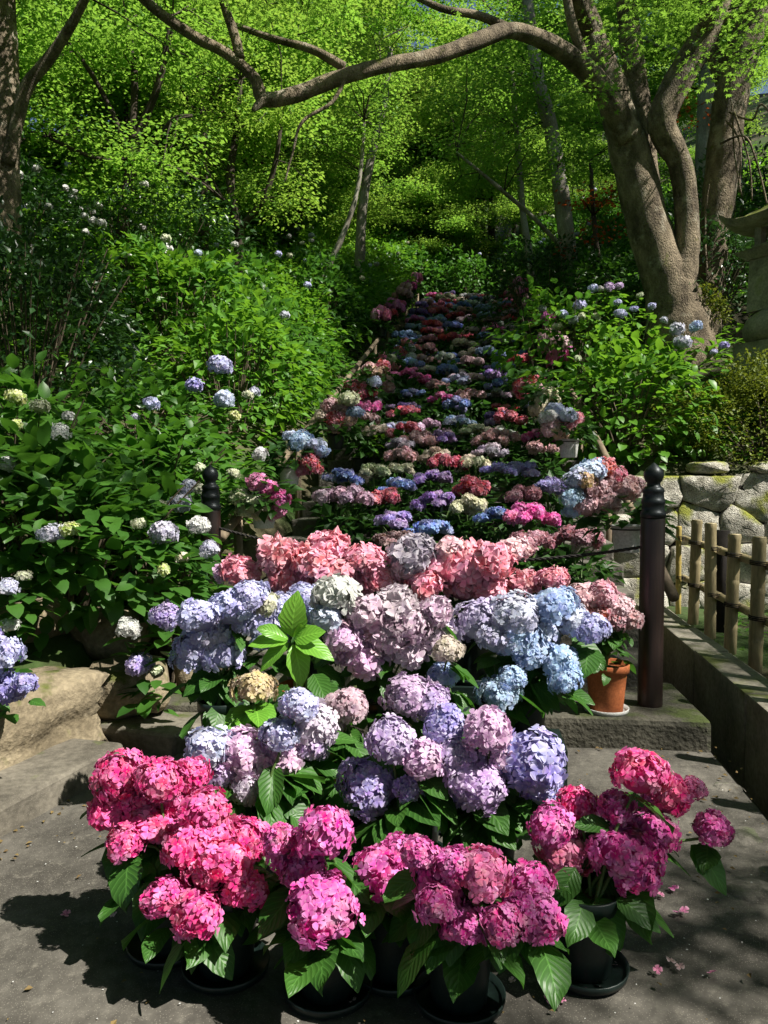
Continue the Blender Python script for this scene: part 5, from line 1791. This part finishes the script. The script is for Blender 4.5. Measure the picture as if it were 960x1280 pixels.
Wm, Fm, Am = instance(small_leaf(.35), frames(dm + rngm.normal(0, .5, dm.shape), np.array([0, 0, 1.0]) + rngm.normal(0, .4, dm.shape), rngm.uniform(.02, .05, len(dm))), Pm, rngm.uniform(0, 1, len(dm)))
link('moss_cushion', np_mesh('moss_cushion', Wm, Fm, Am, M['hedge']), big, at(872, 395, 11.0) - Vector(MBASE))['kind'] = 'stuff'

B2 = at(880, 385, 11.5)
limbs2 = [('trunk', [(874, 540, 11.5, 34), (878, 420, 11.5, 22), (883, 370, 11.5, 18), (893, 290, 11.5, 18), (904, 200, 11.5, 20), (914, 120, 11.5, 20), (934, 45, 11.4, 19), (955, -30, 11.3, 17), (985, -130, 11.2, 12)]),
          ('limb', [(914, 125, 11.5, 10), (890, 60, 11.7, 9), (880, -20, 11.8, 8)]),
          ('vine', [(884, 345, 11.28, 1.6), (881, 300, 11.28, 1.8), (883, 250, 11.27, 1.6), (886, 230, 11.26, 1.5)]),
          ('vine', [(900, 180, 11.2, 1.5), (930, 170, 11.0, 1.3), (945, 200, 10.9, 1.2), (960, 260, 10.9, 1)]),
          ('vine', [(908, 150, 11.2, 1.5), (925, 180, 11.1, 1.2), (924, 240, 11.1, 1)]),
          ('vine', [(912, 140, 11.2, 1.5), (940, 150, 11.0, 1.3), (952, 130, 10.9, 1.2), (975, 160, 10.9, 1)]),
          ('vine', [(915, 130, 11.2, 1.3), (918, 190, 11.1, 1.1), (927, 245, 11.1, .9)]),
          ('vine', [(918, 140, 11.1, 1.3), (936, 200, 11.0, 1.1), (940, 250, 11.0, .9)])]
cp2 = []
for px_, py_, Y_, k in ((940, -40, 11.4, 6), (1000, 20, 11.9, 4), (880, -80, 11.8, 8), (960, -150, 11.4, 8), (1060, -60, 12.0, 4), (930, 60, 10.8, 2)):
    for _ in range(k):
        w = at(px_, py_, Y_); cp2.append((w.x + rc.uniform(-.8, .8), w.y + rc.uniform(-1, 1), w.z + rc.uniform(-.4, .4)))
traced_tree('maple_tree', 'pale-barked maple with dangling bare vines beside the stone lantern', limbs2, M['bark'], B2, crown_of(B2, cp2, 200, .65, .062, 'maple', 92, tmpl=PALM), per=5, sides=16)

# far-left trunk and the slender trunks
def slender(label, limbs, base, bark, cr, seed, mat='maple', n=190, rad=.55, size=.07, name='slender_tree'):
    pts = []
    for px_, py_, Y_, k, sp in cr:
        for _ in range(k):
            w = at(px_, py_, Y_); pts.append((w.x + rc.uniform(-sp, sp), w.y + rc.uniform(-sp, sp), w.z + rc.uniform(-.4, .4) * sp))
    b_ = at(*base)
    t = traced_tree(name, label, limbs, M[bark], b_, crown_of(b_, pts, n, rad, size, mat, seed), group='slender trees on the banks')
    ends = [at(p[0], p[1], p[2]) for _, l in limbs for p in l[2:]]
    mb = MB()
    for p in pts:
        p = Vector(p)
        q = min(ends, key=lambda e: (e - p).length)
        if (q - p).length > 2.2: continue
        m_ = q.lerp(p, .5) + Vector((rc.uniform(-.12, .12), rc.uniform(-.12, .12), rc.uniform(.0, .15)))
        mb.tube([q - b_, m_ - b_, p - b_, p - b_ + (p - q) * .25], [.014, .010, .006, .003], 4, cap=False)
    if mb.v:
        link('twigs', mb.mesh('twigs', M['bark_dark']), t)['kind'] = 'stuff'
    return t


slender('thick dark trunk at the left border with one branch slanting up to the right', [
    ('trunk', [(4, 300, 8.6, 22), (6, 220, 8.6, 17), (8, 130, 8.6, 16), (5, 40, 8.6, 15), (0, -60, 8.5, 13), (-10, -160, 8.4, 9)]),
    ('limb', [(10, 205, 8.5, 8), (22, 150, 8.5, 8), (34, 108, 8.45, 8), (60, 75, 8.4, 7), (85, 38, 8.3, 6), (108, -5, 8.2, 5), (130, -60, 8.1, 4)])], (4, 300, 8.6), 'bark', [(90, -40, 8.3, 8, .9), (10, -120, 8.4, 12, 1.2), (150, -90, 8.2, 8, .9)], 601)
slender('slender dark maple forking into three stems above the white-flowered shrub', [
    ('trunk', [(148, 345, 11.5, 8), (151, 300, 11.5, 7), (157, 250, 11.5, 7), (164, 205, 11.5, 7), (167, 150, 11.5, 5), (168, 90, 11.5, 4), (160, 30, 11.5, 3)]),
    ('limb', [(164, 205, 11.5, 6), (176, 160, 11.5, 5), (195, 115, 11.4, 4.5), (208, 60, 11.3, 4), (216, 20, 11.3, 3)]),
    ('limb', [(163, 210, 11.5, 4), (148, 160, 11.4, 3.5), (122, 105, 11.3, 3), (95, 65, 11.2, 2.5), (80, 50, 11.2, 2)]),
    ('limb', [(168, 195, 11.5, 3.5), (190, 185, 11.3, 3), (215, 150, 11.2, 2.5), (240, 145, 11.1, 2)]),
    ('limb', [(165, 200, 11.5, 3), (120, 198, 11.3, 2.5), (60, 172, 11.2, 2), (20, 160, 11.1, 1.5)]),
    ('limb', [(180, 200, 11.5, 2.5), (230, 215, 11.2, 2.2), (280, 250, 11.0, 1.8)])], (148, 345, 11.5), 'bark_dark',
    [(160, 60, 11.4, 8, .9), (90, 60, 11.2, 7, .8), (220, 50, 11.3, 8, .8), (120, 185, 11.2, 5, .8), (230, 205, 11.0, 6, .7), (190, 235, 10.9, 4, .5), (40, 165, 11.1, 5, .7), (150, -40, 11.4, 10, 1.2)], 602)
slender('short dark trunk with a low fork in the middle of the bright bushes', [
    ('trunk', [(297, 360, 13, 7), (298, 320, 13, 6), (299, 288, 13, 6), (291, 255, 13, 6), (288, 215, 13, 5), (296, 160, 13, 4), (300, 100, 13, 3)]),
    ('limb', [(299, 288, 13, 4.5), (315, 268, 12.9, 4), (330, 248, 12.8, 3.5), (345, 200, 12.7, 3), (352, 140, 12.6, 2.5)])], (297, 360, 13), 'bark_dark', [(300, 190, 12.8, 8, 1.0), (340, 150, 12.6, 8, 1.0), (270, 130, 12.9, 8, 1.0), (330, 240, 12.4, 5, .7), (300, 60, 12.9, 9, 1.1)], 603, 'maple2')
slender('pale slim trunk leaning right near the head of the stairs', [
    ('trunk', [(448, 350, 17, 7), (450, 320, 17, 6.5), (452, 270, 17, 6), (459, 220, 17, 5.5), (470, 170, 17, 5), (482, 120, 17, 4), (488, 60, 17, 3)])], (448, 350, 17), 'bark_pale', [(470, 150, 16.8, 9, 1.3), (440, 190, 16.6, 7, 1.1), (500, 110, 16.8, 9, 1.3), (470, 60, 16.8, 9, 1.4)], 604, 'maple2', 190, .7, .085)
slender('thin slanting stem crossing in front of the pale slim trunk', [
    ('trunk', [(398, 365, 15, 4), (412, 330, 15, 4), (430, 290, 15, 3.5), (445, 245, 15, 3), (452, 200, 15, 2.5), (455, 150, 15, 2)])], (398, 365, 15), 'bark_pale', [(450, 180, 14.8, 6, .9), (440, 120, 14.9, 8, 1.1)], 605, 'maple')
slender('straight grey mottled trunk in the shade between stairs and big maple', [
    ('trunk', [(716, 370, 15, 11), (712, 330, 15, 10), (705, 270, 15, 10), (697, 210, 15, 9), (686, 150, 15, 9), (674, 105, 15, 8), (664, 40, 15, 7), (655, -40, 15, 6)]),
    ('limb', [(712, 320, 15, 3), (670, 275, 14.8, 2.5), (630, 240, 14.6, 2.5), (600, 215, 14.5, 2), (570, 190, 14.4, 1.5)])], (716, 370, 15), 'bark_pale', [(650, 210, 14.6, 8, 1.0), (600, 190, 14.5, 7, .9), (680, 60, 15, 10, 1.3), (620, 110, 14.8, 9, 1.1), (720, 120, 14.6, 5, .8)], 606, 'maple', 190, .65, .08)
slender('thin pale stem standing left of the grey mottled trunk', [
    ('trunk', [(664, 350, 18, 5), (660, 310, 18, 5), (654, 270, 18, 4), (650, 220, 18, 4), (645, 160, 18, 3), (640, 90, 18, 3)])], (664, 350, 18), 'bark_pale', [(640, 200, 17.8, 9, 1.3), (610, 150, 17.8, 9, 1.3), (660, 120, 18, 9, 1.3)], 607, 'maple2', 190, .7, .085)
slender('small red-leaved maple glimpsed between the big maple trunks', [
    ('trunk', [(752, 380, 14.5, 4), (748, 330, 14.5, 3.5), (742, 270, 14.5, 3), (738, 200, 14.5, 2)])], (752, 380, 14.5), 'bark_dark', [(745, 250, 13.6, 3, .35), (768, 240, 13.6, 2, .3), (735, 300, 13.8, 2, .3), (845, 135, 13.5, 2, .3)], 608, 'red_leaf', 60, .4, .07)

# trees beside and behind the viewer's right: they stand outside the view and shade the stairs and the display
for i, (v, x, y, s) in enumerate(((1, -8.0, 15.5, 1.0), (6, -6.6, 14.0, 1.1), (5, -8.6, 18.5, 1.2), (1, -10.5, 19.5, 1.0), (6, -5.6, 17.0, 1.2), (3, -12.5, 24.0, 1.1), (6, -10.2, 14.2, 1.2))):
    place_tree(v, x, y, s, 2.1 * i, '%s, %s of the trees on the slope behind the thick dark trunk' % (VNAME[v], ordinal(i + 1)))
SHADE = [(4, 8.5, -.9, 1.0, 4.1), (1, 9.4, 13.5, 1.0, 3.0), (0, 8.0, 18.0, 1.05, 2.2), (3, 13.5, 7.0, .9, 5.0)]
# low trees that close the view behind the head of the stairs
for i, (v, dx_, y, s) in enumerate(((5, -1.9, 26.9, .75), (6, .1, 27.2, .8), (5, 1.9, 27.0, .7), (5, 3.6, 27.6, .6), (4, -2.6, 28.2, .95), (2, .4, 28.4, .9), (4, 2.9, 31.0, .5), (2, -1.2, 31.0, .95), (0, 1.8, 31.6, .8), (4, 5.4, 33.0, .8), (2, -4.8, 29.2, .95), (4, -.6, 34.5, 1.2), (2, 3.6, 35.0, 1.1))):
    place_tree(v, axis_x(y) + dx_, y, s, 1.3 * i, '%s, %s of the low trees behind the head of the stairs' % (VNAME[v], ordinal(i + 1)))
for i, (v, x, y, s, rz) in enumerate(SHADE):
    place_tree(v, x, y, s, rz, '%s outside the right border, %s from the viewer, shading the path' % (VNAME[v], ordinal(i + 1)), 'shade trees right of the view')

# unseen wood around the viewer, added to hold back skylight: left, right and behind
SKY_BLOCKERS = [(1, -7.8, 3.6, 1.0, .3), (3, -8.2, -1.0, 1.0, 1.3), (1, -4.6, -2.4, 1.0, 2.3), (3, -1.6, -5.2, 1.0, .8), (1, 2.6, -7.0, 1.0, 3.3), (3, -6.0, -6.0, 1.0, 4.3), (1, -10.5, 6.5, 1.1, 5.0), (3, 7.5, -10.0, 1.0, 2.0), (1, -.8, -10.0, 1.1, 1.0),
          (7, -2.8, -.6, 1.0, .2), (7, -6.4, 2.6, 1.0, 1.1), (7, -1.4, -5.8, 1.0, 2.2), (7, -6.0, -3.6, 1.0, 3.1), (7, -3.6, 5.4, 1.12, 5.2)]
SKY_BLOCKERS = SKY_BLOCKERS[:-1]
SKY_BLOCKERS += [(1, 14.5, -5.0, 1.0, .5), (3, 14.5, 1.0, 1.0, 1.5), (1, 13.8, 4.2, 1.1, 2.5), (3, 14.0, 10.5, .95, 3.5), (1, 13.0, -7.5, 1.1, 4.5), (1, 16.5, 7.5, 1.15, 5.5), (3, 10.0, -13.0, 1.0, 0.1), (1, 4.5, -12.0, 1.1, .9)]
for i, (v, x, y, s, rz) in enumerate(SKY_BLOCKERS):
    place_tree(v, x, y, s, rz, '%s outside the view, %s of the trees added around the forecourt' % (VNAME[v], ordinal(i + 1)), 'trees around the forecourt')

# ------------------------------------------------------------------ ground cover on the banks and fallen petals
rng = np.random.default_rng(5)
n = 60000
X = rng.uniform(-11, 13, n); Y = 5.0 + 31 * rng.uniform(0, 1, n) ** 1.7
d = X - (0.30 + DX * (Y - 5))
keep = (np.abs(d) > 1.75) & ~((d > 0) & (Y < 8.3)) & ~((d > -1.9) & (Y < 5.8))
X, Y = X[keep], Y[keep]; n = len(X)
P = np.stack([X, Y, terrain(X, Y) + rng.uniform(0, .35, n) ** 1.4], 1)
a = rng.uniform(0, 6.28, n)
W, Fo, At = instance(small_leaf(.30), frames(np.stack([np.cos(a), np.sin(a), rng.uniform(-.1, .8, n)], 1), np.tile([[0, 0, 1.0]], (n, 1)), rng.uniform(.08, .2, n)), P, rng.uniform(0, 1, n))
tag(link('undergrowth', np_mesh('undergrowth', W, Fo, At, M['wood_leaf'])), 'low mixed leaves covering the soil of both banks', 'undergrowth', kind='stuff')
# weeds between fence and wall
n = 1500
X = rng.uniform(2.75, 5.5, n); Y = rng.uniform(4.6, 7.6, n)
a = rng.uniform(0, 6.28, n)
P = np.stack([X, Y, np.full(n, .12)], 1)
W, Fo, At = instance(small_leaf(.26), frames(np.stack([np.cos(a), np.sin(a), rng.uniform(0, .8, n)], 1), np.tile([[0, 0, 1.0]], (n, 1)), rng.uniform(.03, .09, n)), P, rng.uniform(0, 1, n))
tag(link('weeds', np_mesh('weeds', W, Fo, At, M['wood_leaf'])), 'small weeds on the soil between fence and wall', 'weeds', kind='stuff')

PET = np_mesh('fallen_petal', *floret_template(True, .15, 4, 3), mat=M['petal'])
pet = [(82, 1142), (142, 1143), (686, 1248), (735, 1238), (768, 1205), (822, 1212), (838, 1200), (850, 1208), (826, 1118), (842, 1110), (848, 1140), (800, 1160), (702, 1250), (640, 1225), (855, 1138), (890, 1215), (440, 1250), (760, 1180)]
for i, (px_, py_) in enumerate(pet):
    p = base_at(px_, py_, .012)
    o = link('fallen_petal', PET, None, p)
    s = pxm(6.5, p.y) * random.uniform(.7, 1.15); o.scale = (s, s, s); o.rotation_euler = (random.uniform(-.5, .5), random.uniform(-.5, .5), random.uniform(0, 6.28))
    o.color = jit_col(C[random.choice(['rosepink', 'magenta', 'palepink'])], .1, .4)
    side = 'on the pale concrete left of the pots' if px_ < 300 else 'on the shaded concrete right of the pots'
    tag(o, 'fallen pink petal %s' % side, 'petal', 'fallen petals ' + side)
n = 350
X = rng.uniform(-1.6, 1.6, n); Y = rng.uniform(1.6, 3.6, n)
P = np.stack([X, Y, np.full(n, .012)], 1)
a = rng.uniform(0, 6.28, n)
W, Fo, At = instance(small_leaf(.4, 0, .3), frames(np.stack([np.cos(a), np.sin(a), rng.uniform(-.2, .2, n)], 1), np.tile([[0, 0, 1.0]], (n, 1)), rng.uniform(.003, .009, n)), P, rng.uniform(0, 1, n))
tag(link('grit', np_mesh('grit', W, Fo, At, M['saucer_white'])), 'pale grit and tiny petal scraps on the concrete', 'grit', kind='stuff')
# leaf litter gathered along the slab edge, round the pots and by the gutter
n = 420
t_ = rng.uniform(0, 1, n)
X = np.where(t_ < .4, -1.50 + rng.normal(0, .14, n), np.where(t_ < .75, 1.45 + rng.normal(0, .2, n), rng.uniform(-1.3, 1.5, n)))
Y = rng.uniform(1.9, 4.2, n)
X = np.where(t_ < .4, X + .3 * (Y - 3.2), X)
a = rng.uniform(0, 6.28, n)
P = np.stack([X, Y, np.full(n, .014)], 1)
W, Fo, At = instance(small_leaf(.30, .1, .5), frames(np.stack([np.cos(a), np.sin(a), rng.uniform(-.1, .25, n)], 1), np.tile([[0, 0, 1.0]], (n, 1)) + rng.normal(0, .3, (n, 3)), rng.uniform(.008, .030, n)), P, rng.uniform(0, 1, n))
tag(link('leaf_litter', np_mesh('leaf_litter', W, Fo, At, M['litter'])), 'small dry leaf scraps along the edges of the concrete', 'leaf litter', kind='stuff')
# rounded stones let into the path edge on the right
for i, (px_, py_, s) in enumerate(((938, 1110, .26), (930, 1045, .24), (905, 985, .22))):
    p = base_at(px_, py_, 0)
    rock('cobble', (p.x, p.y, -.055), (s, s * .8, .14), .4 * i, 80 + i, ['flat dark cobble let into the path edge, nearest of three', 'flat dark cobble let into the path edge, middle of three', 'flat dark cobble let into the path edge, farthest of three'][i], .3, 'stair')
print('OBJECTS', len(bpy.data.objects), 'TRIS', sum(len(m.loops) - 2 * len(m.polygons) for m in bpy.data.meshes))
